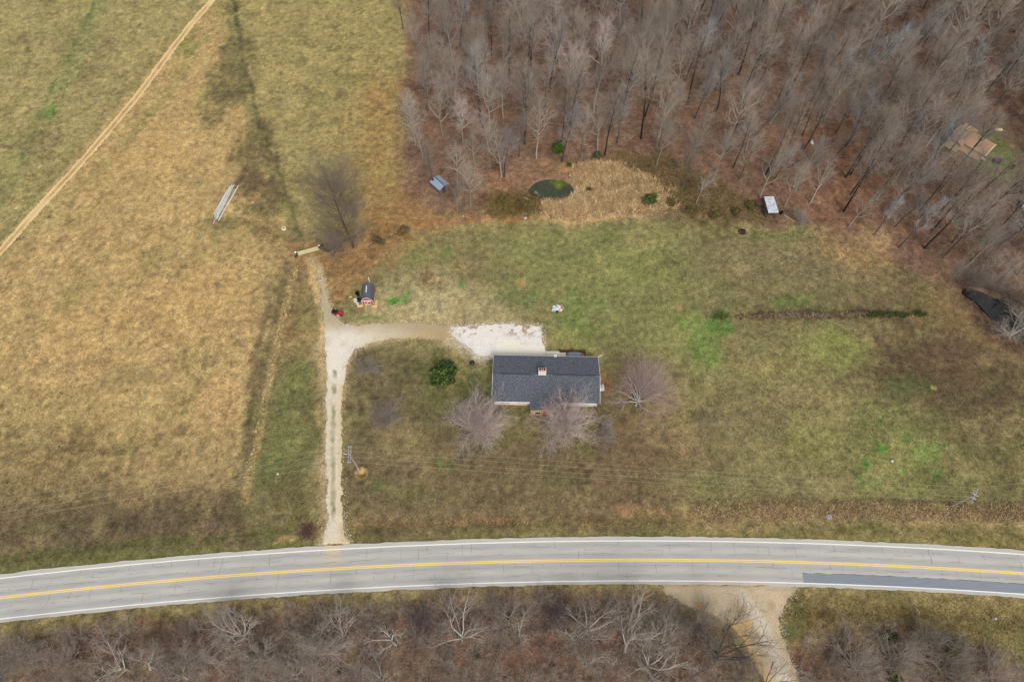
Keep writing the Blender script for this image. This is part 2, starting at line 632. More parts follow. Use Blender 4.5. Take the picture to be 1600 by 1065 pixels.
BLOBS = [  # px, py, rx, ry, colour, strength
    (355, 120, 34, 70, (96, 90, 56), .85), (395, 250, 30, 60, (98, 85, 56), .85), (420, 310, 32, 45, (98, 85, 56), .85), (385, 285, 26, 16, (96, 80, 56), .7),
    (350, 345, 36, 12, (96, 88, 56), .7), (425, 365, 30, 18, (104, 86, 58), .6), (440, 345, 20, 26, (168, 142, 88), .5),
    (80, 170, 10, 14, (84, 120, 48), .9), (35, 60, 22, 12, (112, 92, 62), .4), (160, 70, 22, 20, (112, 98, 64), .5), (290, 70, 22, 26, (110, 116, 56), .7),
    (145, 110, 15, 20, (112, 98, 70), .5), (60, 220, 40, 20, (122, 104, 72), .5), (60, 330, 60, 40, (150, 136, 80), .5), (240, 240, 60, 40, (186, 150, 88), .4),
    (120, 520, 90, 60, (182, 146, 88), .5), (300, 470, 90, 60, (180, 142, 86), .5), (60, 640, 70, 40, (150, 130, 80), .5), (200, 590, 40, 20, (140, 122, 78), .5),
    (40, 520, 30, 30, (146, 126, 80), .4), (350, 620, 40, 40, (182, 142, 92), .5), (330, 560, 20, 14, (120, 104, 70), .5), (420, 480, 8, 60, (108, 92, 62), .8),
    (400, 600, 10, 70, (106, 90, 62), .8), (385, 690, 10, 50, (108, 92, 64), .7),
    (465, 600, 24, 46, (108, 110, 60), .7), (450, 690, 36, 36, (108, 111, 60), .6), (480, 650, 18, 60, (96, 92, 56), .5), (420, 740, 30, 30, (98, 110, 52), .6),
    (480, 828, 14, 16, (92, 62, 54), .85), (447, 842, 18, 5, (160, 130, 84), .6),
    (618, 468, 16, 9, (78, 124, 44), .95), (580, 497, 30, 5, (102, 124, 58), .8), (638, 462, 6, 9, (82, 124, 48), .9), (725, 442, 6, 6, (90, 136, 58), .9), (665, 440, 10, 18, (128, 98, 64), .7),
    (655, 405, 20, 20, (118, 122, 60), .6), (690, 395, 14, 14, (104, 122, 56), .6), (740, 415, 30, 30, (112, 98, 68), .6), (683, 438, 5, 4, (196, 160, 104), .8), (818, 444, 6, 8, (176, 132, 84), .8),
    (820, 465, 40, 16, (104, 114, 64), .7), (900, 500, 30, 40, (100, 116, 54), .7), (890, 530, 30, 14, (138, 134, 74), .6), (858, 535, 12, 12, (180, 152, 92), .8), (930, 470, 40, 40, (112, 118, 62), .5),
    (1095, 535, 34, 40, (100, 122, 52), .75), (1075, 495, 30, 16, (108, 124, 56), .7), (1130, 510, 18, 18, (84, 118, 46), .8), (1000, 420, 60, 30, (118, 124, 60), .5), (1068, 480, 9, 6, (170, 132, 88), .6),
    (1300, 545, 50, 34, (128, 134, 62), .7), (1230, 580, 40, 30, (126, 120, 68), .5), (1180, 650, 60, 40, (116, 102, 70), .6), (1270, 690, 40, 40, (126, 120, 66), .6), (1240, 610, 40, 20, (132, 112, 78), .5),
    (1420, 605, 30, 20, (84, 92, 50), .6), (1490, 560, 60, 30, (98, 76, 54), .6), (1450, 700, 30, 20, (104, 128, 54), .6), (1370, 700, 8, 6, (76, 118, 44), .9), (1345, 722, 9, 7, (80, 120, 46), .9), (1408, 682, 7, 6, (84, 122, 46), .8),
    (1423, 738, 8, 6, (84, 122, 46), .8), (1375, 660, 8, 6, (86, 118, 50), .8), (1470, 740, 8, 6, (88, 122, 50), .7), (1350, 750, 30, 10, (106, 124, 56), .6),
    (1452, 607, 4, 4, (180, 160, 100), .7), (1110, 650, 30, 30, (104, 96, 64), .6), (1075, 690, 30, 40, (122, 100, 72), .5), (1120, 700, 40, 30, (108, 90, 66), .5), (1070, 700, 8, 10, (160, 122, 84), .4),
    (1250, 470, 26, 12, (92, 108, 50), .7), (1400, 440, 60, 30, (104, 84, 64), .6), (1385, 447, 6, 4, (172, 150, 104), .6), (1360, 365, 30, 20, (172, 140, 86), .7),
    (790, 640, 30, 16, (88, 92, 44), .7), (765, 690, 30, 10, (92, 92, 48), .6), (690, 720, 20, 8, (92, 98, 50), .6), (640, 700, 30, 10, (106, 100, 62), .5), (800, 634, 24, 5, (142, 98, 58), .9), (905, 638, 26, 6, (128, 84, 60), .9),
    (945, 590, 12, 24, (136, 94, 64), .8), (930, 700, 24, 18, (94, 84, 58), .5), (720, 760, 40, 14, (122, 106, 72), .5), (640, 770, 40, 14, (98, 96, 56), .5), (860, 780, 90, 20, (122, 104, 68), .5), (1010, 800, 40, 10, (150, 112, 74), .5),
    (700, 812, 160, 5, (124, 92, 66), .6), (590, 760, 12, 10, (98, 112, 58), .5),
    (480, 905, 30, 8, (120, 98, 52), .6), (560, 940, 20, 6, (150, 124, 70), .6), (300, 975, 70, 12, (114, 76, 56), .6), (780, 1030, 80, 26, (116, 78, 58), .6), (640, 970, 40, 20, (88, 66, 60), .6), (860, 1010, 40, 40, (112, 74, 58), .5),
    (100, 1000, 60, 20, (112, 80, 60), .5), (940, 1000, 40, 30, (112, 70, 54), .6), (1050, 1030, 40, 20, (110, 76, 58), .5), (1250, 1030, 20, 25, (110, 62, 46), .6), (1050, 940, 20, 10, (112, 82, 66), .5),
    (1270, 910, 1, 1, (120, 110, 70), .1), (1240, 945, 18, 24, (92, 92, 52), .7), (1235, 975, 12, 10, (80, 98, 46), .7),
    (885, 262, 16, 10, (170, 128, 70), .6), (900, 290, 8, 16, (160, 120, 84), .5), (860, 256, 12, 8, (172, 130, 70), .5), (700, 340, 60, 8, (150, 100, 62), .7), (800, 340, 50, 5, (162, 116, 68), .7),
    (780, 285, 30, 16, (150, 106, 66), .6), (1210, 355, 30, 8, (126, 88, 74), .7), (1330, 300, 40, 16, (140, 96, 60), .5), (1420, 350, 40, 20, (122, 84, 60), .5),
]
STREAKS = [  # line, half width m, colour, strength
    ([(165, -20), (130, 60), (100, 130), (60, 195), (20, 260), (-10, 320)], 3.0, (108, 118, 64), .6),
    ([(150, 0), (92, 120), (55, 200), (25, 260)], .5, (84, 104, 52), .6),
    ([(128, 0), (70, 170), (35, 215)], .4, (88, 104, 54), .5),
    ([(358, -10), (372, 90), (400, 200), (430, 280), (465, 370)], 1.5, (104, 100, 58), .75),
    ([(362, -10), (378, 90), (408, 200), (440, 285), (470, 370)], .55, (80, 80, 46), 1.0),
    ([(354, -10), (370, 90), (396, 190), (424, 260), (455, 350)], .35, (138, 124, 76), .6),
    ([(320, 60), (250, 160), (150, 275)], 1.6, (118, 118, 64), .45), ([(290, 40), (190, 150), (100, 255), (0, 370)], 1.2, (108, 104, 58), .45),
    ([(464, 400), (440, 510), (418, 610), (395, 730), (385, 780)], .7, (176, 150, 96), .85),
    ([(452, 410), (428, 510), (404, 610), (380, 730)], 1.1, (108, 92, 64), .75),
    ([(500, 470), (508, 520), (506, 600), (507, 700), (506, 790)], .8, (158, 126, 84), .5),
    ([(490, 405), (497, 440), (505, 490), (512, 530)], 1.3, (190, 168, 122), .85),
    ([(482, 405), (490, 450), (500, 500), (507, 560)], .5, (200, 158, 96), .7),
    ([(700, 506), (640, 500), (590, 502), (540, 505)], .7, (176, 150, 106), .6),
    ([(705, 530), (650, 528), (600, 532), (560, 545), (540, 570), (536, 640)], .45, (176, 140, 82), .7),
    ([(0, 870), (150, 855), (280, 845), (400, 828), (480, 825)], .4, (92, 98, 48), .6),
    ([(545, 824), (700, 815), (900, 812), (1075, 820)], .45, (140, 112, 74), .6),
    ([(1120, 494), (1250, 493), (1450, 490), (1540, 492)], .35, (124, 100, 66), .7),
    ([(1072, 783), (1080, 830)], .4, (150, 124, 78), .6), ([(1080, 783), (1300, 783), (1500, 786)], .6, (84, 70, 48), .7),
    ([(840, 340), (900, 348), (960, 337), (1010, 330)], .5, (186, 150, 98), .8), ([(640, 352), (700, 345), (830, 342)], .6, (160, 112, 64), .7),
    ([(610, 420), (640, 380), (700, 352)], .6, (156, 114, 66), .5),
    ([(1130, 610), (1050, 620)], .5, (112, 96, 66), .2),
]
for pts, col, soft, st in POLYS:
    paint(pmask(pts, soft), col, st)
for pts, hw, col, st in STREAKS:
    d, _ = line_dist(GX + 0.35 * (WX - GX), GY + 0.35 * (WY - GY), GL(pts))
    paint(1 - sm(hw * 0.4, hw * 1.5, d), col, st * np.clip(0.75 + 0.5 * fbm(GX, GY, 2.2, 50), 0, 1.2))
for px, py, rx, ry, col, st in BLOBS:
    cx, cy = G(px, py)
    ax, ay = mpp(py)
    q = np.hypot((WX - cx) / (rx * ax * 1.15), (WY - cy) / (ry * ay * 1.15))
    paint(1 - sm(0.35, 1.25, q), col, st, 1.7)
paint(pmask(PAD_, 0.8), (196, 176, 146), 0.7)
paint(pmask(DRV_, 0.6), (170, 148, 108), 0.6)
woods_m = pmask(WOODS, 1.5)
thick_m = np.clip(pmask(THICKET, 1.0) + pmask(THICKET2, 1.0), 0, 1)
leafy = np.clip(woods_m + thick_m, 0, 1)
# patchiness of turf: straw, green and bare brown, and of leaf litter
n3 = fbm(GX, GY, 5.5, 60)
n4 = fbm(GX, GY, 2.0, 70)
paint(sm(0.1, 0.9, n3) * (1 - leafy), (170, 146, 92), 0.28)
paint(sm(0.1, 0.9, fbm(GX, GY, 7.0, 80)) * (1 - leafy), (98, 104, 52), 0.34)
paint(sm(0.1, 0.9, fbm(GX, GY, 3.0, 85)) * (1 - leafy), (96, 78, 56), 0.30)
paint(sm(0.0, 0.9, n4) * leafy, (150, 108, 76), 0.34)
paint(sm(0.0, 0.9, fbm(GX, GY, 3.4, 90)) * leafy, (74, 56, 44), 0.45)
_l = (TINT @ np.array([0.3, 0.55, 0.15]))[..., None]
TINT = (_l + 0.88 * (TINT - _l)) * 1.15 * np.array([0.99, 1.0, 0.97])
_lm = leafy[..., None]
_l = (TINT @ np.array([0.3, 0.55, 0.15]))[..., None]
TINT = TINT * (1 - _lm) + _lm * (_l + 0.88 * (TINT - _l))
TINT *= np.clip(1 + 0.15 * n4 + 0.2 * fbm(GX, GY, 0.9, 95, 2), 0.5, 1.6)[..., None]

_k = fbm(GX, GY, 1.5, 140, 3)
_mod = 1 - 0.34 * sm(0.35, 0.75, _k) + 0.30 * sm(0.4, 0.8, fbm(GX, GY, 1.3, 150, 3))
_lawn = pmask([(540, 480), (660, 362), (1050, 335), (1420, 395), (1700, 600), (1700, 780), (1070, 780), (960, 640), (700, 505)], 3)
_mod = 1 + (_mod - 1) * (1 - 0.55 * _lawn)
_k2 = fbm(GX, GY, 14, 160, 2)
TINT *= (1 + (_mod - 1) * np.clip(0.75 + 0.6 * _k2, 0.15, 1.3))[..., None]
# relief
POND = [(832, 297), (836, 287), (846, 280), (862, 276), (880, 276), (893, 281), (901, 289), (901, 294), (893, 300), (881, 305), (862, 306), (840, 304)]
CREEK = [(1511, 450), (1520, 445), (1533, 449), (1548, 450), (1560, 460), (1578, 464), (1592, 476), (1606, 486), (1640, 510), (1660, 560), (1620, 540), (1594, 518), (1574, 505), (1552, 491), (1536, 474), (1518, 463)]


def basin(poly, depth):
    w = GL(poly)
    w = (w - w.mean(0)) * 1.06 + w.mean(0)
    m = pip(GX + 0.55 * (WX - GX), GY + 0.55 * (WY - GY), w).astype(float)
    return -depth * sm(0.15, 0.7, blur(m, 1))


ENTRY = [(1030, 911), (1250, 914), (1238, 928), (1226, 944), (1219, 962), (1221, 985), (1229, 1010), (1240, 1040), (1255, 1075), (1270, 1110), (1205, 1110), (1192, 1065), (1172, 1020), (1150, 985), (1112, 958), (1066, 944), (1042, 930)]

Z = 0.10 * fbm(GX, GY, 30, 5, 2) + 0.05 * fbm(GX, GY, 2.5, 6, 3)
for c, sgn in ((R_N_OUT, 1), (R_S_OUT, -1)):
    d = (GY - road_y(GX, c)) * sgn
    Z += -0.38 * np.exp(-((d - 3.4) / 1.3) ** 2)
built = blur(np.clip(pip(GX, GY, GL(DRIVE)) * 1.0 + pip(GX, GY, GL(PAD)) + pip(GX, GY, GL(ENTRY)) + pip(GX, GY, GL([(760, 535), (945, 535), (945, 650), (760, 650)])), 0, 1), 3)
road_d = np.abs(GY - road_y(GX, R_Y))
road_near = 1 - sm(4.6, 6.5, road_d)
built = np.clip(built * 1.6 + road_near, 0, 1)
_bp, _bc = basin(POND, 0.75), basin(CREEK, 1.0)
Z = Z * (1 - built) + _bp + _bc + 0.16 * fbm(GX, GY, 1.0, 170, 3) * (_bp < -0.02) * (_bp > -0.5) + 0.5 * fbm(GX, GY, 1.6, 171, 3) * sm(0.02, 0.2, -_bc)
far = sm(210, 900, np.hypot(GX, GY - 80))
Z = Z + far * 4.0 * fbm(GX, GY, 420, 8, 3)
Z = np.where(road_d < 4.3, -0.12, Z)

ny, nx = GX.shape
ii = np.arange(ny * nx).reshape(ny, nx)
quads = np.stack([ii[:-1, :-1].ravel(), ii[:-1, 1:].ravel(), ii[1:, 1:].ravel(), ii[1:, :-1].ravel()], 1)
gme = raw_mesh('ground', np.stack([GX.ravel(), GY.ravel(), Z.ravel()], 1), quads=quads)
set_color(gme, 'tint', TINT.reshape(-1, 3))
M_GROUND = mat_ground()
tag(obj('ground', gme, M_GROUND), kind='structure')


def grid_at(A, x, y):
    x = np.asarray(x, float)
    y = np.asarray(y, float)
    i = np.clip(np.searchsorted(gx, x) - 1, 0, nx - 2)
    j = np.clip(np.searchsorted(gy, y) - 1, 0, ny - 2)
    fx = np.clip((x - gx[i]) / (gx[i + 1] - gx[i]), 0, 1)
    fy = np.clip((y - gy[j]) / (gy[j + 1] - gy[j]), 0, 1)
    if A.ndim == 3:
        fx = fx[..., None]
        fy = fy[..., None]
    return (A[j, i] * (1 - fx) + A[j, i + 1] * fx) * (1 - fy) + (A[j + 1, i] * (1 - fx) + A[j + 1, i + 1] * fx) * fy


def zg(x, y):
    return float(grid_at(Z, x, y))


def at(px, py, dz=0.0):
    x, y = G(px, py)
    return (x, y, zg(x, y) + dz)


# ------------------------------------------------------------------ sheets laid on the ground
def sheet(name, inside, bbox, cell, dz, colour, m):
    xs = np.arange(bbox[0], bbox[1] + cell, cell)
    ys = np.arange(bbox[2], bbox[3] + cell, cell)
    X, Y = np.meshgrid(xs, ys)
    k = inside(X, Y)
    kc = k[:-1, :-1] & k[:-1, 1:] & k[1:, 1:] & k[1:, :-1]
    n = X.shape[1]
    idx = np.arange(X.size).reshape(X.shape)
    q = np.stack([idx[:-1, :-1][kc], idx[:-1, 1:][kc], idx[1:, 1:][kc], idx[1:, :-1][kc]], 1)
    used, inv = np.unique(q.ravel(), return_inverse=True)
    x = X.ravel()[used]
    y = Y.ravel()[used]
    jit = cell * 0.3
    x = x + nprs.uniform(-jit, jit, x.size)
    y = y + nprs.uniform(-jit, jit, y.size)
    z = grid_at(Z, x, y) + dz
    me = raw_mesh(name, np.stack([x, y, z], 1), quads=inv.reshape(-1, 4))
    set_color(me, 'tint', colour(x, y))
    return tag(obj(name, me, m), kind='structure')


def mixc(a, b, t):
    t = np.asarray(t)[..., None]
    return np.asarray(a) * (1 - t) + np.asarray(b) * t


M_GRAVEL = mat('gravel', (1, 1, 1), 0.95, 5.0, 0.28, attr='tint', bump=0.5, coord='World', spec=0.05, detail=6)


def bb(pts, pad=1.0):
    w = GL(pts)
    return (w[:, 0].min() - pad, w[:, 0].max() + pad, w[:, 1].min() - pad, w[:, 1].max() + pad)


def warp(x, y, a=0.25, s=1.2, seed=20):
    return x + a * fbm(x, y, s, seed, 4), y + a * fbm(x, y, s, seed + 3, 3)


DRW = GL(DRIVE)
SPINE = GL([(523, 580), (521, 640), (520, 700), (521, 760), (521, 812)])
MAIN = GL([(521, 850), (521, 760), (520, 700), (521, 640), (525, 560), (522, 520)])


def drive_in(x, y):
    a, b = warp(x, y, 0.42, 1.5)
    return pip(a, b, DRW)


def drive_col(x, y):
    c = np.tile(np.array(S(206, 194, 170)), (len(x), 1))
    ds, tt = line_dist(x, y, SPINE)
    top = np.array(G(522, 555)); jn = np.hypot(x - top[0], y - top[1])
    c = mixc(c, S(216, 207, 192), 1 - sm(3, 9, jn))
    east = sm(*sorted((G(560, 520)[0], G(690, 520)[0])), x) * (y > G(500, 560)[1])
    c = mixc(c, S(168, 147, 106), 0.9 * east)
    rt = x - np.interp(y, MAIN[:, 1][::1], MAIN[:, 0][::1])
    c = mixc(c, S(205, 178, 124), 0.45 * sm(0.5, 1.3, rt) * (y < G(500, 600)[1]))
    weeds = (1 - sm(0.12, 0.6, ds + 0.2 * fbm(x, y, 0.8, 33, 2))) * np.clip(0.55 + 0.9 * fbm(x, y, 2.0, 34, 3), 0, 1)
    c = mixc(c, S(128, 122, 84), 0.9 * weeds)
    c = mixc(c, S(150, 132, 100), 0.35 * np.clip(fbm(x, y, 1.6, 36), 0, 1))
    n = sm(4, 10, (G(500, 470)[1] - y)) 
    c = mixc(S(160, 146, 116), c, np.clip(n + 0.25, 0, 1))
    return c


sheet('driveway', drive_in, bb(DRIVE), 0.15, 0.035, drive_col, M_GRAVEL)
PADW = GL(PAD)


def pad_col(x, y):
    c = np.tile(np.array(S(220, 214, 206)), (len(x), 1))
    k = sm(0.2, 0.5, fbm(x, y, 0.8, 40, 3) + 0.25 * fbm(x, y, 3, 41, 2)) * np.clip(sm(G(700, 532)[1], G(700, 512)[1], y) + 0.12, 0, 1)
    c = mixc(c, S(148, 118, 86), 0.9 * k)
    c = mixc(c, S(196, 184, 168), 0.6 * np.clip(fbm(x, y, 2.2, 44), 0, 1))
    return c


sheet('gravel_parking_pad', lambda x, y: pip(*warp(x, y, 0.3, 1.0, 22), PADW), bb(PAD), 0.15, 0.065, pad_col, M_GRAVEL)
ENTW = GL(ENTRY)


def ent_col(x, y):
    c = np.tile(np.array(S(190, 172, 142)), (len(x), 1))
    w, _ = line_dist(x, y, GL([(1160, 930), (1190, 975), (1212, 1030), (1230, 1075)]))
    c = mixc(c, S(206, 194, 174), 0.8 * (1 - sm(0.4, 1.6, w + 0.3 * fbm(x, y, 1.5, 46))))
    w, _ = line_dist(x, y, GL([(1150, 985), (1185, 1050), (1200, 1090)]))
    c = mixc(c, S(204, 168, 104), 0.75 * (1 - sm(0.5, 2.0, w + 0.4 * fbm(x, y, 1.2, 47))))
    for px, py, r, col in ((1093, 946, 1.0, (206, 150, 84)), (1168, 975, 1.2, (204, 172, 110)), (1205, 945, 1.2, (176, 152, 118))):
        q = G(px, py)
        c = mixc(c, S(*col), 0.9 * (1 - sm(0.3, 1, np.hypot((x - q[0]) * 1.2, y - q[1]) / r)))
    c = mixc(c, S(160, 140, 110), 0.4 * np.clip(fbm(x, y, 1.3, 48), 0, 1))
    return c


sheet('gravel_side_road', lambda x, y: pip(*warp(x, y, 0.35, 1.4, 24), ENTW) & (y < road_y(x, R_S_OUT) + 0.1), bb(ENTRY), 0.17, 0.035, ent_col, M_GRAVEL)

TRK = GL([(372, -60), (332, 0), (301, 35), (272, 72), (217, 147), (165, 210), (117, 264), (60, 325), (0, 393), (-80, 485)])


def trk_col(x, y):
    d, t = line_dist(x, y, TRK)
    c = np.tile(np.array(S(214, 186, 136)), (len(x), 1))
    c = mixc(c, S(150, 118, 74), 0.75 * (1 - sm(0.08, 0.3, np.abs(d - 0.18) + 0.1 * fbm(x, y, 1.2, 52, 2))) * np.clip(0.7 + fbm(x, y, 9, 53, 2), 0, 1))
    return mixc(c, S(222, 192, 138), 0.4 * np.clip(fbm(x, y, 2.0, 54), 0, 1))


sheet('dirt_track', lambda x, y: line_dist(*warp(x, y, 0.22, 1.3, 26), TRK)[0] < 1.12, (TRK[:, 0].min() - 2, TRK[:, 0].max() + 2, TRK[:, 1].min() - 2, TRK[:, 1].max() + 2), 0.28, 0.04, trk_col, M_GRAVEL)

# loose stones thrown out from the edges of the gravel
_V, _C = [], []
for poly, n, cl in ((PADW, 1500, (214, 206, 196)), (DRW, 2600, (196, 182, 154)), (ENTW, 1200, (190, 174, 146))):
    k = nprs.randint(0, len(poly), n)
    f = nprs.uniform(0, 1, n)[:, None]
    q = poly[k] * (1 - f) + poly[(k + 1) % len(poly)] * f + nprs.normal(0, 0.42, (n, 2))
    q = q[q[:, 1] - road_y(q[:, 0], R_Y) > 4.1] if poly is not ENTW else q[q[:, 1] - road_y(q[:, 0], R_Y) < -4.1]
    n = len(q)
    z = grid_at(Z, q[:, 0], q[:, 1])
    r = nprs.uniform(0.04, 0.13, n)
    a = nprs.uniform(0, 6.28, n)
    P = np.empty((n, 5, 3))
    for i in range(4):
        P[:, i, 0] = q[:, 0] + r * np.cos(a + 1.57 * i)
        P[:, i, 1] = q[:, 1] + r * np.sin(a + 1.57 * i)
        P[:, i, 2] = z + 0.0
    P[:, 4] = np.stack([q[:, 0], q[:, 1], z + 0.1 + r * 0.5], 1)
    _V.append(P.reshape(-1, 3))
    _C.append(np.repeat(np.array(S(*cl)) * nprs.uniform(0.7, 1.15, n)[:, None], 5, 0))
_V = np.concatenate(_V)
_b = (np.arange(len(_V) // 5) * 5)[:, None]
me = raw_mesh('loose_gravel', _V, tris=np.concatenate([_b + np.array([[i, (i + 1) % 4, 4]]) for i in range(4)]))
set_color(me, 'tint', np.concatenate(_C))
tag(obj('loose_gravel', me, M_GRAVEL), 'loose pale stones scattered along the edges of the gravel drive and pad', 'gravel', kind='stuff')

# ------------------------------------------------------------------ highway
def strip(name, xa, xb, oa, ob, z, m, step=1.5, edge_noise=0.0, colour=None, rows=2, skew=0.0):
    xs = np.arange(xa, xb + step, step)
    xs[-1] = xb
    V = []
    across = []
    for j in range(rows):
        f = j / (rows - 1)
        off = oa * (1 - f) + ob * f
        e = 0
        if edge_noise and j in (0, rows - 1):
            e = edge_noise * fbm(xs, xs * 0 + j * 9, 1.3, 7, 3)
        slope = 2 * RA * np.clip(xs, -190, 190) + RB
        nrm = np.sqrt(1 + slope ** 2)
        V.append(np.stack([xs - slope / nrm * (off + e) + skew * f, road_y(xs, R_Y) + (off + e) / nrm, np.full_like(xs, z)], 1))
    V = np.concatenate(V)
    n = len(xs)
    idx = np.arange(rows * n).reshape(rows, n)
    q = np.stack([idx[:-1, :-1].ravel(), idx[:-1, 1:].ravel(), idx[1:, 1:].ravel(), idx[1:, :-1].ravel()], 1)
    me = raw_mesh(name, V, quads=q[:, ::-1])
    if colour is not None:
        offs = np.repeat(np.linspace(oa, ob, rows), n)
        set_color(me, 'tint', colour(V[:, 0], offs))
    return tag(obj(name, me, m), kind='structure')


M_ROAD = mat('asphalt', (1, 1, 1), 0.9, 0.5, 0.10, attr='tint', coord='World', stretch=(0.35, 2.2, 1), spec=0.1, detail=8, bump=0.05)
M_WHITE_LINE = mat('white_road_paint', S(236, 234, 230), 0.7, 4.0, 0.12, coord='World', detail=6)
M_YELLOW = mat('yellow_road_paint', S(240, 204, 108), 0.7, 3.0, 0.14, coord='World', detail=6)
M_CRACK = mat('crack_seal', S(112, 112, 112), 0.95, 2.0, 0.3, coord='World')  # thin dark tar-seal strips of the cracks and patch seam
M_PATCH = mat('fresh_asphalt', S(128, 134, 141), 0.85, 1.5, 0.10, coord='World', stretch=(0.3, 2.5, 1))


def road_col(x, off):
    c = np.tile(np.array(S(175, 172, 164)), (len(x), 1))
    for o in (1.6, -1.75):
        for s in (-0.85, 0.85):
            c = mixc(c, S(158, 158, 158), 0.75 * np.exp(-((off - o - s) / 0.4) ** 2))
        c = mixc(c, S(186, 183, 172), 0.7 * np.exp(-((off - o) / 0.35) ** 2) * (0.6 + 0.6 * fbm(x, off, 6, 61, 2)))
    c = mixc(c, S(184, 180, 168), sm(3.3, 3.7, off))
    c = mixc(c, S(180, 178, 168), sm(-3.5, -3.8, off))
    k = np.exp(-((x - G(520, 850)[0]) / 1.6) ** 2) * sm(-0.8, 3.6, off)
    c = mixc(c, S(206, 184, 144), 0.75 * k)
    k = np.exp(-((x - G(1140, 900)[0]) / 7) ** 2) * sm(-1.6, -4.2, off)
    c = mixc(c, S(192, 180, 158), 0.6 * k)
    return c * np.clip(1 + 0.05 * fbm(x, off * 3, 8, 63), 0.8, 1.2)[..., None]


strip('road', -1500, 1500, -3.95, 3.92, 0.03, M_ROAD, step=0.8, edge_noise=0.14, colour=road_col, rows=25)
strip('road_edge_line', -1500, 1500, 3.12, 3.28, 0.036, M_WHITE_LINE, edge_noise=0.015)
strip('road_edge_line', -1500, 1500, -3.46, -3.31, 0.040, M_WHITE_LINE, edge_noise=0.015)
strip('road_centre_line', -1500, 1500, 0.055, 0.215, 0.036, M_YELLOW, edge_noise=0.012)
strip('road_centre_line', -1500, 1500, -0.215, -0.055, 0.036, M_YELLOW, edge_noise=0.012)
strip('road_patch', G(1256, 905)[0], 150, -3.29, -1.75, 0.035, M_PATCH, edge_noise=0.06, step=0.8)
strip('road_patch_seam', G(1256, 905)[0], 150, -1.75, -1.67, 0.036, M_CRACK, edge_noise=0.07, step=0.4)


def cracks():
    V = []
    F = []
    rg = random.Random(5)

    def ribbon(pts, w):
        o = len(V)
        for i, (x, off) in enumerate(pts):
            a = pts[max(i - 1, 0)]
            b = pts[min(i + 1, len(pts) - 1)]
            dx, dy = b[0] - a[0], b[1] - a[1]
            l = math.hypot(dx, dy) or 1
            ww = w * rg.uniform(0.5, 1.2)
            for s in (-1, 1):
                xx = x - s * dy / l * ww / 2
                oo = off + s * dx / l * ww / 2
                V.append((xx, float(road_y(xx, R_Y)) + oo, 0.034))
        for i in range(len(pts) - 1):
            F.append((o + 2 * i, o + 2 * i + 2, o + 2 * i + 3, o + 2 * i + 1))
    for lane, lo, hi in ((1, 0.25, 3.1), (-1, -3.2, -0.25)):
        x = -105.0
        while x < 105:
            x += rg.uniform(1.2, 4.6)
            if lane < 0 and x > 52:
                lo2 = -1.6
            else:
                lo2 = lo
            a = rg.uniform(lo2, hi - 0.6)
            b = min(hi, a + rg.choice((0.7, 1.4, 2.6)))
            px = x
            pts = []
            n = max(3, int((b - a) / 0.25))
            for i in range(n + 1):
                px += rg.uniform(-0.12, 0.12)
                pts.append((px, a + (b - a) * i / n))
            ribbon(pts, rg.uniform(0.03, 0.075))
        for base in (lo + 0.75, lo + 1.45, lo + 2.2):
            x = -105.0
            while x < 105:
                x += rg.uniform(2, 9)
                if lane < 0 and x > 52 and base < -1.6:
                    x += 3
                    continue
                L = rg.uniform(1.5, 6)
                o = base
                pts = []
                for i in range(int(L / 0.4) + 2):
                    o += rg.uniform(-0.09, 0.09)
                    pts.append((x + i * 0.4, o))
                ribbon(pts, rg.uniform(0.025, 0.06))
                x += L
    return tag(obj('road_cracks', raw_mesh('road_cracks', V, F), M_CRACK), kind='structure')


cracks()

# ------------------------------------------------------------------ water
def water(name, poly, z, m, colour):
    w = GL(poly)
    return sheet_flat(name, w, z, m, colour)


def sheet_flat(name, w, z, m, colour):
    c = 0.3
    xs = np.arange(w[:, 0].min() - 1.5, w[:, 0].max() + 1.5, c)
    ys = np.arange(w[:, 1].min() - 1.5, w[:, 1].max() + 1.5, c)
    X, Y = np.meshgrid(xs, ys)
    idx = np.arange(X.size).reshape(X.shape)
    q = np.stack([idx[:-1, :-1].ravel(), idx[:-1, 1:].ravel(), idx[1:, 1:].ravel(), idx[1:, :-1].ravel()], 1)
    keep = pip(X, Y, (w - w.mean(0)) * 1.22 + w.mean(0)).ravel()
    q = q[keep[q].all(1)]
    used, inv = np.unique(q.ravel(), return_inverse=True)
    x = X.ravel()[used]
    y = Y.ravel()[used]
    me = raw_mesh(name, np.stack([x, y, np.full_like(x, z)], 1), quads=inv.reshape(-1, 4))
    set_color(me, 'tint', colour(x, y))
    return tag(obj(name, me, m), kind='structure')


M_WATER = mat('pond_water', (1, 1, 1), 0.14, 1.2, 0.3, attr='tint', coord='World', spec=0.35)


def pond_col(x, y):
    c = np.tile(np.array(S(60, 66, 50)), (len(x), 1))
    a = G(872, 284)
    k = (1 - sm(0.4, 1.2, np.hypot((x - a[0]) / 3.0, (y - a[1]) / 1.5) + 0.35 * fbm(x, y, 1.5, 71)))
    c = mixc(c, S(84, 92, 34), 0.9 * k)
    a = G(873, 289)
    k = (1 - sm(0.4, 1.2, np.hypot((x - a[0]) / 1.0, (y - a[1]) / 1.6) + 0.3 * fbm(x, y, 1.0, 72)))
    c = mixc(c, S(96, 108, 36), 0.9 * k)
    return mixc(c, S(132, 124, 84), 0.8 * sm(0.75, 0.95, fbm(x, y, 0.9, 73, 2)))


water('pond_water', POND, -0.16, M_WATER, pond_col)
water('creek_water', CREEK, -0.55, M_WATER, lambda x, y: mixc(np.tile(np.array(S(30, 30, 30)), (len(x), 1)), S(72, 72, 72), 0.7 * np.clip(fbm(x, y, 5, 75, 2) + 0.1, 0, 1)))  # grey reflection of the sky mixed into the dark water colour

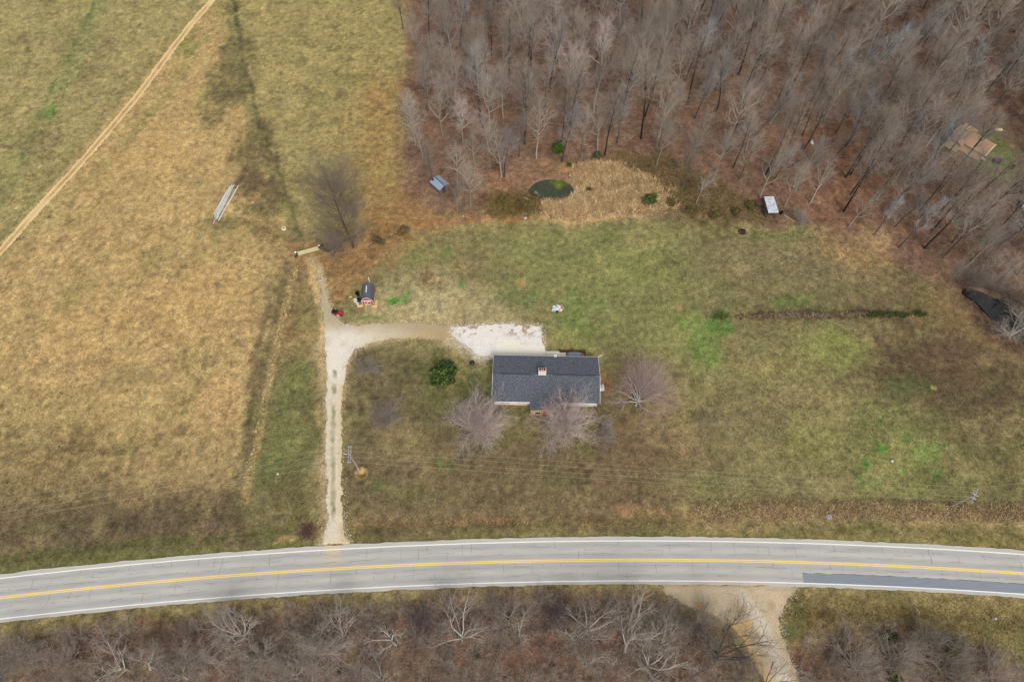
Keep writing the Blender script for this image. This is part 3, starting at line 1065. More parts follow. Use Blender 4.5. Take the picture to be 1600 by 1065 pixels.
# ------------------------------------------------------------------ ground cover: tufts, leaves, reeds
ROADW = None


def off_limits(x, y):
    k = np.abs(y - road_y(x, R_Y)) < 4.0
    for P in (DRW, PADW, ENTW, GL(POND), GL(CREEK)):
        k |= pip(x, y, P)
    k |= line_dist(x, y, TRK)[0] < 0.95
    k |= (np.abs(x - 6.4) < 10.3) & (np.abs(y - 55) < 6.2)
    return k


def blades(name, x, y, h, w, lean, cols, m, n_per=1):
    """bunches of narrow leaf triangles standing on the ground"""
    N = len(x)
    z = grid_at(Z, x, y)
    az = nprs.uniform(0, 2 * np.pi, N)
    la = nprs.uniform(0, 2 * np.pi, N)
    dx = np.cos(az) * w / 2
    dy = np.sin(az) * w / 2
    V = np.empty((N, 3, 3))
    V[:, 0] = np.stack([x - dx, y - dy, z - 0.02], 1)
    V[:, 1] = np.stack([x + dx, y + dy, z - 0.02], 1)
    V[:, 2] = np.stack([x + np.cos(la) * lean * h, y + np.sin(la) * lean * h, z + h], 1)
    me = raw_mesh(name, V.reshape(-1, 3), tris=np.arange(N * 3).reshape(-1, 3))
    set_color(me, 'tint', np.repeat(cols, 3, 0))
    return tag(obj(name, me, m), kind='stuff')


M_BLADE = mat('dry_grass', (1, 1, 1), 0.9, 2.0, 0.1, attr='tint', coord='World', spec=0.05)


def view_pts(n):
    """ground points spread over the part of the land in view"""
    y = nprs.uniform(0, 178, n * 2)
    hw = 0.352 * y + 84
    x = nprs.uniform(-1, 1, n * 2) * 150
    k = np.abs(x) < hw
    return x[k][:n], y[k][:n]


def lum(n, a, b):
    return nprs.uniform(a, b, n)[:, None]


x, y = view_pts(210000)
lf = grid_at(leafy, x, y)
k = ~off_limits(x, y) & (lf < 0.5)
x, y = x[k], y[k]
cols = grid_at(TINT, x, y) * lum(len(x), 0.55, 1.55)
hh = nprs.uniform(0.08, 0.26, len(x))
o = blades('field_grass', x, y, hh, hh * 0.9, 1.2, cols, M_BLADE)
tag(o, 'short dry winter grass over fields and lawn', 'grass')

# fallen leaves
x, y = view_pts(150000)
lf = grid_at(leafy, x, y)
gt = G(545, 400)
lf = np.maximum(lf, 0.6 * np.exp(-(((x - gt[0]) / 10) ** 2 + ((y - gt[1]) / 6) ** 2)))
k = ~off_limits(x, y) & (lf > nprs.uniform(0.2, 0.8, len(x)))
x, y = x[k], y[k]
N = len(x)
pal = np.array([S(150, 104, 70), S(122, 88, 66), S(168, 128, 92), S(92, 66, 50), S(132, 92, 68), S(110, 84, 70)])
cols = 0.5 * pal[nprs.randint(0, len(pal), N)] + 0.5 * grid_at(TINT, x, y)
z = grid_at(Z, x, y)
sz = nprs.uniform(0.08, 0.2, N)
az = nprs.uniform(0, 6.28, N)
V = np.empty((N, 4, 3))
for i in range(4):
    V[:, i, 0] = x + np.cos(az + i * 1.57) * sz
    V[:, i, 1] = y + np.sin(az + i * 1.57) * sz * 0.8
    V[:, i, 2] = z + 0.03 + nprs.uniform(0, 0.1, N)
me = raw_mesh('fallen_leaves', V.reshape(-1, 3), quads=np.arange(N * 4).reshape(-1, 4))
set_color(me, 'tint', np.repeat(cols, 4, 0))
tag(obj('fallen_leaves', me, M_BLADE), 'brown fallen leaves covering the floor of the bare woods', 'leaves', kind='stuff')


def tall_grass(name, label, pts_px, n, h0, h1, pal, hw=None, soft=0.0):
    P = GL(pts_px)
    if hw is None:
        b = (P[:, 0].min(), P[:, 0].max(), P[:, 1].min(), P[:, 1].max())
        x = nprs.uniform(b[0], b[1], n * 3)
        y = nprs.uniform(b[2], b[3], n * 3)
        a, c = warp(x, y, 1.6, 4.0, 88)
        a, c = a + nprs.normal(0, .9, len(a)), c + nprs.normal(0, .9, len(a))
        k = pip(a, c, P)
    else:
        seg = np.cumsum([0] + [math.hypot(*(P[i + 1] - P[i])) for i in range(len(P) - 1)])
        t = nprs.uniform(0, seg[-1], n)
        x = np.interp(t, seg, P[:, 0]) + nprs.normal(0, hw, n)
        y = np.interp(t, seg, P[:, 1]) + nprs.normal(0, hw, n)
        k = fbm(x, y, 2.5, 91, 2) > -0.35
    k &= ~off_limits(x, y)
    x, y = x[k][:n], y[k][:n]
    N = len(x)
    pal = np.array([S(*p, k=0.80) for p in pal])
    cl = pal[(np.clip((fbm(x, y, 2.2, 93, 2) * 0.5 + 0.5), 0, 0.999) * len(pal)).astype(int)]
    rnd_i = nprs.randint(0, len(pal), N)
    cols = np.where((nprs.uniform(0, 1, N) < 0.5)[:, None], cl, pal[rnd_i]) * lum(N, 0.6, 1.35)
    h = nprs.uniform(h0, h1, N)
    o = blades(name, x, y, h, nprs.uniform(0.07, 0.17, N), 1.0, cols, M_BLADE)
    return tag(o, label, 'grass')


tall_grass('pond_reeds', 'pale dry reeds and tall grass round the small green pond', [(845, 318), (900, 306), (906, 280), (905, 256), (960, 252), (1030, 290), (1060, 322), (1000, 332), (960, 332), (905, 345), (870, 340)], 30000, 0.35, 1.0,
           [(202, 174, 128), (184, 154, 112), (168, 138, 100), (210, 186, 142), (148, 122, 90)])
tall_grass('marsh_growth', 'dark olive marsh growth between the reeds and the woods', [(945, 235), (1040, 240), (1130, 290), (1200, 330), (1190, 352), (1060, 334), (1020, 290), (975, 255)], 7000, 0.2, 0.6,
           [(98, 92, 50), (112, 98, 58), (86, 84, 46), (130, 108, 68), (104, 84, 54)])
tall_grass('marsh_growth', 'dark olive brambles on the bank left of the pond', [(765, 300), (832, 298), (845, 325), (820, 345), (765, 335)], 3500, 0.2, 0.6,
           [(98, 92, 48), (116, 100, 58), (86, 82, 42), (132, 108, 66), (104, 84, 54)])
tall_grass('verge_grass', 'tall tan grass along the fence above the road', [(1072, 784), (1600, 790), (1700, 792), (1700, 816), (1600, 814), (1085, 802)], 15000, 0.12, 0.45,
           [(170, 146, 110), (154, 130, 98), (140, 118, 90), (176, 154, 116), (134, 112, 86)])
tall_grass('verge_grass', 'pale tussocks of dry grass along the edge of the hay field', [(464, 402), (440, 510), (418, 610), (395, 730), (384, 780)], 2200, 0.12, 0.4,
           [(180, 158, 106), (164, 140, 94), (188, 168, 120), (140, 120, 80)], hw=0.5)
tall_grass('verge_grass', 'rough tan grass along the ditch south of the side yard', [(545, 822), (700, 814), (900, 812), (1080, 822)], 1700, 0.1, 0.32,
           [(156, 124, 84), (128, 106, 70), (104, 100, 56), (176, 146, 100)], hw=0.6)
tall_grass('verge_grass', 'rough grass on the bank south east of the highway', [(1235, 925), (1600, 937), (1700, 945), (1700, 1060), (1560, 1020), (1440, 985), (1290, 985), (1225, 960)], 8000, 0.1, 0.28,
           [(146, 124, 78), (124, 106, 64), (106, 102, 56), (164, 138, 92), (110, 88, 62)])
tall_grass('hedge_grass', 'dry grass under the shrub row across the lawn', [(1120, 497), (1250, 496), (1450, 492)], 1500, 0.2, 0.7,
           [(176, 148, 110), (130, 104, 72), (150, 120, 84)], hw=0.35)

# ------------------------------------------------------------------ trees
def norm(v):
    l = math.sqrt(v[0] ** 2 + v[1] ** 2 + v[2] ** 2) or 1.0
    return (v[0] / l, v[1] / l, v[2] / l)


def side_dir(d, ang, az):
    """direction turned by ang away from d, at azimuth az round it"""
    a = (0, 0, 1) if abs(d[2]) < 0.95 else (1, 0, 0)
    u = norm((d[1] * a[2] - d[2] * a[1], d[2] * a[0] - d[0] * a[2], d[0] * a[1] - d[1] * a[0]))
    w = (d[1] * u[2] - d[2] * u[1], d[2] * u[0] - d[0] * u[2], d[0] * u[1] - d[1] * u[0])
    ca, sa = math.cos(ang), math.sin(ang)
    cz, sz_ = math.cos(az), math.sin(az)
    return tuple(ca * d[i] + sa * (cz * u[i] + sz_ * w[i]) for i in range(3))


def grow(T, rg, p, d, L, r, lvl, sp):
    nseg = sp['nseg'][lvl]
    wob = sp['wob'][lvl]
    trop = sp['trop'][lvl]
    pts = [(p, d, r)]
    taper = sp['taper'][lvl]
    for i in range(nseg):
        d = norm((d[0] + rg.gauss(0, wob), d[1] + rg.gauss(0, wob), d[2] + rg.gauss(0, wob) + trop))
        q = (p[0] + d[0] * L / nseg, p[1] + d[1] * L / nseg, p[2] + d[2] * L / nseg)
        r2 = pts[0][2] * (1 - (1 - taper) * (i + 1) / nseg)
        T.append((p, q, r, r2, lvl))
        p, r = q, r2
        pts.append((p, d, r))
    if lvl + 1 >= sp['levels']:
        return
    nch = sp['nch'][lvl]
    nch = max(1, int(nch * rg.uniform(0.8, 1.25) + 0.5))
    az = rg.uniform(0, 6.28)
    t0 = sp['t0'][lvl]
    for k in range(nch):
        t = t0 + (1 - t0) * ((k + rg.uniform(0.1, 0.9)) / nch)
        f = t * nseg
        i = min(int(f), nseg - 1)
        f -= i
        a, b = pts[i], pts[i + 1]
        cp = tuple(a[0][j] * (1 - f) + b[0][j] * f for j in range(3))
        cr = a[2] * (1 - f) + b[2] * f
        az += 2.4 + rg.uniform(-0.5, 0.5)
        ang = sp['ang'][lvl] * rg.uniform(0.7, 1.3)
        if lvl == 0 and 'top' in sp:
            ang *= 1.25 - sp['top'] * (t - t0) / (1 - t0)
        nd = side_dir(b[1], ang, az)
        shape = 1.0 if lvl > 0 else (sp['shape'](t))
        cl = sp['len'][lvl] * rg.uniform(0.75, 1.2) * shape * (L if lvl > 0 else 1.0)
        grow(T, rg, cp, nd, cl, max(min(cr * 0.75, sp['rad'][lvl + 1]), 0.008), lvl + 1, sp)


def segs_mesh(name, segs, sides, c_low=None, c_high=None, levels=1):
    P = np.array([s[0] for s in segs], float)
    Q = np.array([s[1] for s in segs], float)
    R0 = np.array([s[2] for s in segs])
    R1 = np.array([s[3] for s in segs])
    D = Q - P
    D /= np.linalg.norm(D, axis=1)[:, None] + 1e-9
    A = np.where((np.abs(D[:, 2]) < 0.9)[:, None], np.array([[0, 0, 1.0]]), np.array([[1.0, 0, 0]]))
    U = np.cross(D, A)
    U /= np.linalg.norm(U, axis=1)[:, None]
    W = np.cross(D, U)
    N = len(segs)
    V = np.empty((N, 2 * sides, 3))
    for i in range(sides):
        t = 2 * math.pi * i / sides
        o = math.cos(t) * U + math.sin(t) * W
        V[:, i] = P - 0.15 * D * R0[:, None] + o * R0[:, None]
        V[:, sides + i] = Q + o * R1[:, None]
    base = (np.arange(N) * 2 * sides)[:, None]
    qs = []
    for i in range(sides):
        j = (i + 1) % sides
        qs.append(base + np.array([[i, j, sides + j, sides + i]]))
    return V.reshape(-1, 3), np.concatenate(qs)


def one_mesh(name, groups):
    """groups: (segs, sides, colour)"""
    Vs, Qs, Cs, o = [], [], [], 0
    for segs, sides, col in groups:
        if not segs:
            continue
        v, q = segs_mesh(name, segs, sides)
        Vs.append(v)
        Qs.append(q + o)
        Cs.append(np.tile(np.array(col), (len(v), 1)))
        o += len(v)
    me = raw_mesh(name, np.concatenate(Vs), quads=np.concatenate(Qs))
    set_color(me, 'tint', np.concatenate(Cs))
    return me


def bark(name, rand):
    return mat(name, (1, 1, 1), 0.95, 6.0, 0.35, rand=rand, attr='tint', spec=0.05, stretch=(1, 1, 0.3))


M_BARK = bark('bark', 0.35)
M_TWIG = bark('twigs', 0.32)
M_TWIG_YARD = bark('yard_twigs', 0.04)


def tree_segs(seed, sp, H, tr, lean=(0, 0)):
    rg = random.Random(seed)
    T = []
    grow(T, rg, (0, 0, -0.15), norm((lean[0], lean[1], 1.0)), H, tr, 0, sp)
    return T


PALE = (S(150, 142, 130), S(174, 166, 154), S(172, 162, 148), S(166, 154, 140))
GREY = (S(92, 86, 78), S(146, 138, 128), S(156, 146, 134), S(160, 148, 136))
SLATE = (S(74, 72, 70), S(126, 126, 126), S(150, 149, 148), S(160, 158, 156))
DARK = (S(56, 50, 44), S(92, 86, 76), S(138, 128, 116), S(156, 144, 132))
PINK = (S(148, 140, 130), S(198, 190, 180), S(200, 184, 174), S(198, 178, 170))


def tree_meshes(kind, seed, sp, H, tr, pal, lean=(0, 0), trunk_lv=0):
    T = tree_segs(seed, sp, H, tr, lean)
    tk = one_mesh(kind + '_trunk', [([s for s in T if s[4] <= trunk_lv], 7, pal[0])])
    groups = []
    for lv in range(trunk_lv + 1, sp['levels']):
        groups.append(([s for s in T if s[4] == lv], 5 if lv == trunk_lv + 1 else 3, pal[min(lv, 3)]))
    cr = one_mesh(kind + '_crown', groups)
    return tk, cr


def tree_thing(name, meshes, label, cat, loc, rz=0.0, group=None, sc=1.0):
    t = thing(name, label, cat, loc, rz, group)
    t.scale = (sc, sc, sc)
    obj('trunk', meshes[0], M_BARK, t)
    obj('crown', meshes[1], M_TWIG, t)
    return t


def sp_woods(crown0=0.45, spread=3.2):
    return dict(levels=5, top=0.55, nseg=(9, 5, 3, 2, 2), wob=(0.04, 0.12, 0.16, 0.2, 0.25), trop=(0.03, 0.12, 0.09, 0.06, 0.03),
                taper=(0.15, 0.3, 0.35, 0.45, 0.5), nch=(14, 6, 6, 3), t0=(crown0, 0.15, 0.15, 0.1), ang=(0.66, 0.6, 0.65, 0.7),
                len=(spread, 0.52, 0.52, 0.55), rad=(0.2, 0.075, 0.038, 0.021, 0.0135), shape=lambda t: 1.15 - 0.55 * max(0.0, (t - 0.6) / 0.4))


def sp_open(spread=6.0, t0=0.18, nlimb=12):
    return dict(levels=5, top=1.0, nseg=(5, 6, 4, 3, 2), wob=(0.06, 0.12, 0.16, 0.2, 0.25), trop=(0.02, 0.055, 0.05, 0.03, 0.02),
                taper=(0.35, 0.25, 0.3, 0.4, 0.5), nch=(nlimb, 8, 6, 3), t0=(t0, 0.15, 0.15, 0.1), ang=(1.0, 0.55, 0.6, 0.65),
                len=(spread, 0.55, 0.5, 0.55), rad=(0.25, 0.1, 0.048, 0.026, 0.016), shape=lambda t: 1.05 - 0.2 * t)


def sp_bare(spread=7.0, nlimb=6):
    return dict(levels=5, nseg=(3, 7, 5, 3, 2), wob=(0.10, 0.13, 0.18, 0.22, 0.25), trop=(0.02, 0.05, 0.04, 0.03, 0.02),
                taper=(0.6, 0.22, 0.28, 0.4, 0.5), nch=(nlimb, 7, 6, 4), t0=(0.35, 0.25, 0.25, 0.2), ang=(0.75, 0.6, 0.6, 0.65),
                len=(spread, 0.5, 0.5, 0.5), rad=(0.28, 0.14, 0.065, 0.032, 0.019), shape=lambda t: 1.0)


def sp_shrub(h, nst=14):
    return dict(levels=4, nseg=(1, 4, 3, 2), wob=(0.0, 0.13, 0.18, 0.22), trop=(0.0, 0.04, 0.04, 0.02),
                taper=(0.9, 0.3, 0.4, 0.5), nch=(nst, 8, 6), t0=(0.2, 0.15, 0.1), ang=(0.75, 0.5, 0.6),
                len=(h, 0.5, 0.5), rad=(0.06, 0.035, 0.022, 0.015), shape=lambda t: 1.0)


# woodland
W_PROTO = []
for i, (H, c0, sp_, pal) in enumerate(((17, .32, 4.2, GREY), (18.5, .4, 4.5, DARK), (15.5, .28, 4.2, PALE), (19, .42, 4.6, DARK), (14, .28, 3.8, PINK), (17, .34, 4.8, PALE), (16, .36, 4.0, SLATE), (12, .25, 3.4, GREY))):
    W_PROTO.append(tree_meshes('woodland_tree', 100 + i, sp_woods(c0, sp_), H, 0.15 + 0.004 * H, pal))
W_HGT = [18, 19.5, 16.5, 20, 15, 18.5, 17, 13]
W_LABEL = ['slim grey bare woodland tree inside the leafless woods', 'tall bare tree with a dark trunk inside the leafless woods', 'bare tree with pale grey limbs inside the leafless woods',
           'tall bare tree with a dark trunk inside the leafless woods', 'smaller bare tree with pinkish twigs inside the leafless woods', 'bare tree with pale grey limbs inside the leafless woods',
           'bluish grey bare tree inside the leafless woods', 'slim grey bare woodland tree inside the leafless woods']
W_GROUP = ['grey trees of the bare woods', 'dark trunked trees of the bare woods', 'pale limbed trees of the bare woods', 'dark trunked trees of the bare woods', 'pinkish trees of the bare woods', 'pale limbed trees of the bare woods', 'bluish grey trees of the bare woods', 'grey trees of the bare woods']

placed = []


def far_enough(x, y, d):
    for a, b, r in placed:
        if (a - x) ** 2 + (b - y) ** 2 < max(d, r) ** 2 * 1.0:
            return False
    return True


HOUSEFAR = G(1525, 225)
# trees one can pick out at the edge of the woods: base px, prototype, scale, label
EDGE = [
    ((735, 322), 5, .72, 'pale crooked tree nearest the blue grey shed, on its right'),
    ((715, 335), 2, .62, 'low pale tree with spreading limbs below the blue grey shed'),
    ((783, 278), 2, .95, 'pale slender pair of trunks left of the pond, left one'),
    ((788, 276), 6, .9, 'pale slender pair of trunks left of the pond, right one'),
    ((838, 248), 5, .95, 'pale tree standing just above and left of the pond'),
    ((877, 222), 1, .85, 'dark slim trunk rising behind the small green bush above the pond'),
    ((907, 246), 0, .8, 'grey rough trunk above the right end of the pond'),
    ((933, 235), 2, .9, 'pale straight tree left of the twin dark tree above the pond'),
    ((945, 243), 1, .95, 'dark based tree at the wood edge up right of the pond'),
    ((1026, 258), 5, .75, 'pale leaning tree at the edge of the reed meadow'),
    ((1066, 292), 0, .85, 'grey tree with a leaning trunk in the marsh right of the reeds'),
    ((1088, 318), 2, .6, 'small pale tree in the marsh with a short trunk'),
    ((1146, 262), 3, .8, 'dark slim tree behind the olive marsh growth'),
    ((1155, 280), 0, .75, 'grey slim tree leaning right behind the marsh growth'),
    ((1197, 272), 3, 1.0, 'stout dark trunk right above the white roofed lean-to'),
    ((1205, 288), 6, .7, 'slim grey trunk just above the white roofed lean-to'),
    ((1226, 322), 5, .7, 'pale branching tree growing beside the white roofed lean-to'),
    ((1322, 277), 1, 1.05, 'largest double dark trunk at the right wood edge'),
    ((1329, 273), 3, .95, 'dark trunk close beside the largest double trunk at the right wood edge'),
    ((1353, 278), 3, .8, 'thin dark trunk right of the largest double trunk'),
    ((1372, 306), 0, .9, 'grey trunk with pale top low on the right wood edge'),
    ((1398, 318), 6, .8, 'leaning grey tree at the curve of the right wood edge'),
    ((1456, 360), 3, .95, 'lone dark trunk nearest the lawn corner on the right'),
    ((1470, 330), 1, .9, 'dark slim trunk behind the lawn corner on the right'),
    ((1500, 425), 5, .75, 'pale spreading tree at the top of the dark creek'),
    ((1590, 430), 2, .8, 'pale twisted tree above the dark creek, at the right edge'),
    ((1560, 440), 7, .6, 'small grey tree on the upper bank of the dark creek'),
    ((1532, 428), 2, .55, 'pale tree just above the left half of the dark creek'),
    ((1579, 447), 5, .5, 'pale tree just above the right half of the dark creek'),
    ((1497, 262), 3, .8, 'dark slim trunk leaning across the brown roof of the woodland house'),
    ((1507, 250), 1, .7, 'dark slim trunk just in front of the brown roofed woodland house'),
    ((1478, 243), 6, .8, 'bluish grey tree left of the brown roofed woodland house'),
    ((1540, 404), 6, .62, 'bluish grey tree a few paces above the dark creek'),
    ((1516, 408), 0, .6, 'grey tree between the spreading creek tree and the lone dark trunk'),
    ((1575, 412), 2, .62, 'pale tree above the creek close to the right edge'),
    ((1480, 440), 7, .5, 'small dark tree in the grass at the left end of the creek'),
    ((630, 46), 1, .6, 'lone dark pole like trunk in the field beside the woods'),
    ((643, 195), 2, .55, 'small white limbed tree at the left corner of the woods'),
    ((668, 150), 5, .8, 'pale fan shaped tree on the left edge of the woods'),
    ((655, 90), 4, .85, 'pinkish tree on the left edge of the woods, near the top'),
]
for (px, py), k, scl, lab in EDGE:
    p = at(px, py)
    tree_thing('woodland_tree', W_PROTO[k], lab, 'tree', p, rnd.uniform(0, 6.28), 'trees along the edge of the bare woods', scl)
    placed.append((p[0], p[1], 2.0))

WP = GL(WOODS)
MEADOW = GL([(770, 262), (850, 262), (960, 243), (1040, 250), (1130, 290), (1200, 330), (1290, 330), (1340, 370), (1430, 400), (1480, 440), (1540, 500), (1700, 600), (1100, 420), (700, 360), (640, 340), (655, 310), (700, 312)])
CLEAR = GL([(1455, 290), (1490, 215), (1515, 170), (1570, 170), (1620, 230), (1660, 350), (1590, 375), (1520, 325)])
cand = []
tries = 0
while len(cand) < 440 and tries < 30000:
    tries += 1
    x = rnd.uniform(G(640, 250)[0] - 8, 150)
    y = rnd.uniform(80, 205)
    a = np.array([x]); b = np.array([y])
    if not pip(a, b, WP)[0] or pip(a, b, MEADOW)[0] or pip(a, b, CLEAR)[0]:
        continue
    if abs(x) > 0.352 * y + 84 + 4:
        continue
    if x < G(644, 100)[0] + 2 + rnd.uniform(0, 3):
        continue
    if pip(a, b, GL(CREEK))[0]:
        continue
    if not far_enough(x, y, 3.9):
        continue
    cand.append((x, y))
    placed.append((x, y, 2.0))
cand.sort(key=lambda q: q[1])
near, rest = cand[:270], cand[270:]
def woods_zone(x, y):
    d = 'in the front rows' if y < G(800, 150)[1] else 'well back'
    for px, where in ((760, 'above the blue grey shed'), (960, 'above the pond'), (1160, 'above the marsh'), (1330, 'above the white roofed lean-to'), (1470, 'beyond the right wood edge')):
        if x < G(px, 0)[0] * y / G(px, 0)[1] + (0 if px > 800 else 0):
            return d + ' ' + where
    return d + ' near the woodland house'


for x, y in near:
    k = rnd.choice((0, 1, 2, 4, 5, 6, 7, 5, 2)) if x < 25 + rnd.uniform(-20, 20) else rnd.choice((0, 1, 3, 2, 3, 6, 6, 5, 7))  # more dark trunks to the right, which also paints the dimmer light there
    zn = woods_zone(x, y)
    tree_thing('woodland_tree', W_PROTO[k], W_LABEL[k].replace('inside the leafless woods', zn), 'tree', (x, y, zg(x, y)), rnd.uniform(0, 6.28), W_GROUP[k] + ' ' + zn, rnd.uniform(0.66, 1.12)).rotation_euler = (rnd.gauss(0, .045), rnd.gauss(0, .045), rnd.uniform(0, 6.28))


# far trees of the wood beyond the first three hundred: one object
def merge(name, items, m, kind='stuff', attr_scale=True):
    """items: (V, quads, colours, loc, rz, scale) -> one joined mesh"""
    Vs, Qs, Cs, o = [], [], [], 0
    for v, q, c, loc, rz, s, lumi in items:
        ca, sa = math.cos(rz) * s, math.sin(rz) * s
        w = np.empty_like(v)
        w[:, 0] = v[:, 0] * ca - v[:, 1] * sa + loc[0]
        w[:, 1] = v[:, 0] * sa + v[:, 1] * ca + loc[1]
        w[:, 2] = v[:, 2] * s + loc[2]
        Vs.append(w)
        Qs.append(q + o)
        Cs.append(c * lumi)
        o += len(v)
    me = raw_mesh(name, np.concatenate(Vs), quads=np.concatenate(Qs))
    set_color(me, 'tint', np.concatenate(Cs))
    return tag(obj(name, me, m), kind=kind)


def proto_arrays(groups):
    Vs, Qs, Cs, o = [], [], [], 0
    for segs, sides, col in groups:
        v, q = segs_mesh('x', segs, sides)
        Vs.append(v)
        Qs.append(q + o)
        Cs.append(np.tile(np.array(col), (len(v), 1)))
        o += len(v)
    return np.concatenate(Vs), np.concatenate(Qs), np.concatenate(Cs)


def light_tree(seed, pal):
    sp = sp_woods(0.5, 3.2)
    sp['levels'] = 4
    sp['nch'] = (12, 5, 4)
    sp['nseg'] = (5, 3, 2, 1)
    sp['rad'] = (0.2, 0.08, 0.035, 0.018)
    T = tree_segs(seed, sp, 18, 0.24)
    return proto_arrays([([s for s in T if s[4] == 0], 5, pal[0]), ([s for s in T if s[4] == 1], 3, pal[1]), ([s for s in T if s[4] >= 2], 3, pal[3])])


LT = [light_tree(300 + i, p) for i, p in enumerate((GREY, DARK, PALE, GREY))]
o = merge('distant_woods', [(*rnd.choice(LT), (x, y, zg(x, y)), rnd.uniform(0, 6.28), rnd.uniform(0.75, 1.1), rnd.uniform(0.75, 1.25)) for x, y in rest], M_TWIG)
tag(o, 'mass of bare trees filling the far top of the woods', 'trees')


def bush_arrays(seed, h, pal, nst=9, n1=6, n2=4):
    sp = sp_shrub(h, nst)
    sp['nch'] = (nst, n1, n2)
    sp['nseg'] = (1, 3, 2, 1)
    T = tree_segs(seed, sp, 0.25, 0.03)
    return proto_arrays([([s for s in T if s[4] <= 1], 3, pal[1]), ([s for s in T if s[4] > 1], 3, pal[3])])


BRPAL = (S(94, 80, 72), S(158, 142, 128), S(168, 150, 136), S(174, 156, 142))
RDPAL = (S(94, 74, 66), S(150, 124, 110), S(156, 126, 112), S(162, 134, 120))
BA = [bush_arrays(400, 1.6, BRPAL), bush_arrays(401, 2.2, GREY), bush_arrays(402, 1.5, RDPAL), bush_arrays(403, 2.6, PALE, 6, 5, 4), bush_arrays(404, 1.3, RDPAL)]
items = []
while len(items) < 200:
    x = rnd.uniform(-26, 140)
    y = rnd.uniform(84, 180)
    a = np.array([x]); b = np.array([y])
    if abs(x) > 0.352 * y + 84 or not pip(a, b, WP)[0] or pip(a, b, MEADOW)[0] or pip(a, b, CLEAR)[0] or pip(a, b, GL(CREEK))[0]:
        continue
    items.append((*rnd.choice(BA), (x, y, zg(x, y)), rnd.uniform(0, 6.28), rnd.uniform(0.6, 1.3), rnd.uniform(0.75, 1.2)))
o = merge('undergrowth', items, M_TWIG)
tag(o, 'twiggy brown undergrowth between the trunks of the bare woods', 'undergrowth')
items = []
TW, TW2 = GL(THICKET), GL(THICKET2)
while len(items) < 820:
    x = rnd.uniform(-92, 92)
    y = rnd.uniform(2, 22)
    a = np.array([x]); b = np.array([y])
    if not (pip(a, b, TW)[0] or pip(a, b, TW2)[0]) or pip(a, b, ENTW)[0]:
        continue
    if y > road_y(x, R_S_OUT) - 2.0:
        continue
    if fbm(a, b, 6, 120, 2)[0] < -0.45:
        continue
    items.append((*rnd.choice(BA), (x, y, zg(x, y)), rnd.uniform(0, 6.28), rnd.uniform(0.45, 1.05), rnd.uniform(0.75, 1.25)))
o = merge('thicket', items, M_TWIG)
CKW = GL(CREEK)
items = []
while len(items) < 110:
    i = rnd.choice((0, 1, 2, 3, 4, 5, 6, 7, 8, 9, 10, 11, 12))
    f = rnd.random()
    q = CKW[i] * (1 - f) + CKW[(i + 1) % len(CKW)] * f
    up = 1 if i < 8 else -1
    x, y = q[0] + rnd.gauss(.3, .8), q[1] + up * abs(rnd.gauss(.3, 1.1))
    items.append((*rnd.choice(BA), (x, y, zg(x, y)), rnd.uniform(0, 6.28), rnd.uniform(0.8, 1.5) if up > 0 else rnd.uniform(.3, .6), rnd.uniform(0.5, 1.1)))
oc = merge('creek_brush', items, M_TWIG)
tag(oc, 'bare twiggy brush crowding the banks of the dark creek', 'undergrowth')
tag(o, 'reddish brown twiggy thicket on the south side of the highway', 'thicket')

# trees of the thicket south of the road: px base, spec, height scale, palette, lean
def south_tree(name, px, py, H, tr, spread, pal, lean, label, nlimb=6, seed=0, spec=sp_bare, cat='tree'):
    sp = spec(spread, nlimb) if spec is sp_bare else spec(spread, 0.2, nlimb)
    me = tree_meshes(name, seed, sp, H, tr, pal, lean)
    return tree_thing(name, me, label, cat, at(px, py), 0, 'bare trees south of the highway')


WHT = (S(156, 148, 138), S(172, 165, 154), S(164, 155, 143), S(154, 143, 132))
south_tree('bare_tree', 918, 990, 2.6, .26, 7.6, WHT, (-.05, .45), 'tall pale tree whose twigs reach over the highway edge line', 7, 501)
south_tree('bare_tree', 977, 1018, 3.4, .26, 6.8, PALE, (.12, .7), 'pale tree with a dark leaning base right of the tallest roadside tree', 6, 502)
south_tree('bare_tree', 722, 1002, 1.8, .27, 6.4, WHT, (-.1, .45), 'pale forked tree with a long limb to the left, mid thicket', 6, 503)
south_tree('bare_tree', 385, 998, 1.6, .24, 6.0, WHT, (-.05, .4), 'pale vase shaped tree on the left close to the road verge', 7, 504)
south_tree('bare_tree', 235, 1046, 2.6, .22, 4.2, WHT, (0, .4), 'slender pale tree with an upright stem at lower left', 4, 505)
south_tree('bare_tree', 205, 1048, 2.0, .2, 5.4, PALE, (-.9, .5), 'pale tree leaning far left at lower left', 4, 506)
south_tree('bare_tree', 292, 1060, 1.8, .2, 4.6, WHT, (0, .3), 'pale many limbed tree on the lower edge, left', 6, 507)
south_tree('bare_tree', 539, 996, 1.8, .2, 5.4, GREY, (-.1, .4), 'grey fan shaped tree right of the pale vase shaped tree', 7, 508)
south_tree('bare_tree', 619, 1007, 2.4, .22, 4.6, PALE, (-.3, .5), 'pale tree with a thick leaning stub of a trunk', 4, 509)
south_tree('bare_tree', 598, 1062, 2.0, .2, 4.6, WHT, (.1, .3), 'pale tree at the lower edge below the leaning stub', 5, 510)
south_tree('bare_tree', 796, 976, 2.2, .18, 4.2, PALE, (-.1, .5), 'slim pale tree between the forked tree and the tallest roadside tree', 4, 511)
south_tree('bare_tree', 811, 996, 2.4, .16, 3.4, PALE, (-.1, .4), 'thin pale stem left of the tallest roadside tree', 3, 512)
south_tree('bare_tree', 1030, 1013, 1.7, .22, 5.6, WHT, (.15, .4), 'pale low tree with limbs fanned to the right near the gravel side road', 7, 513)
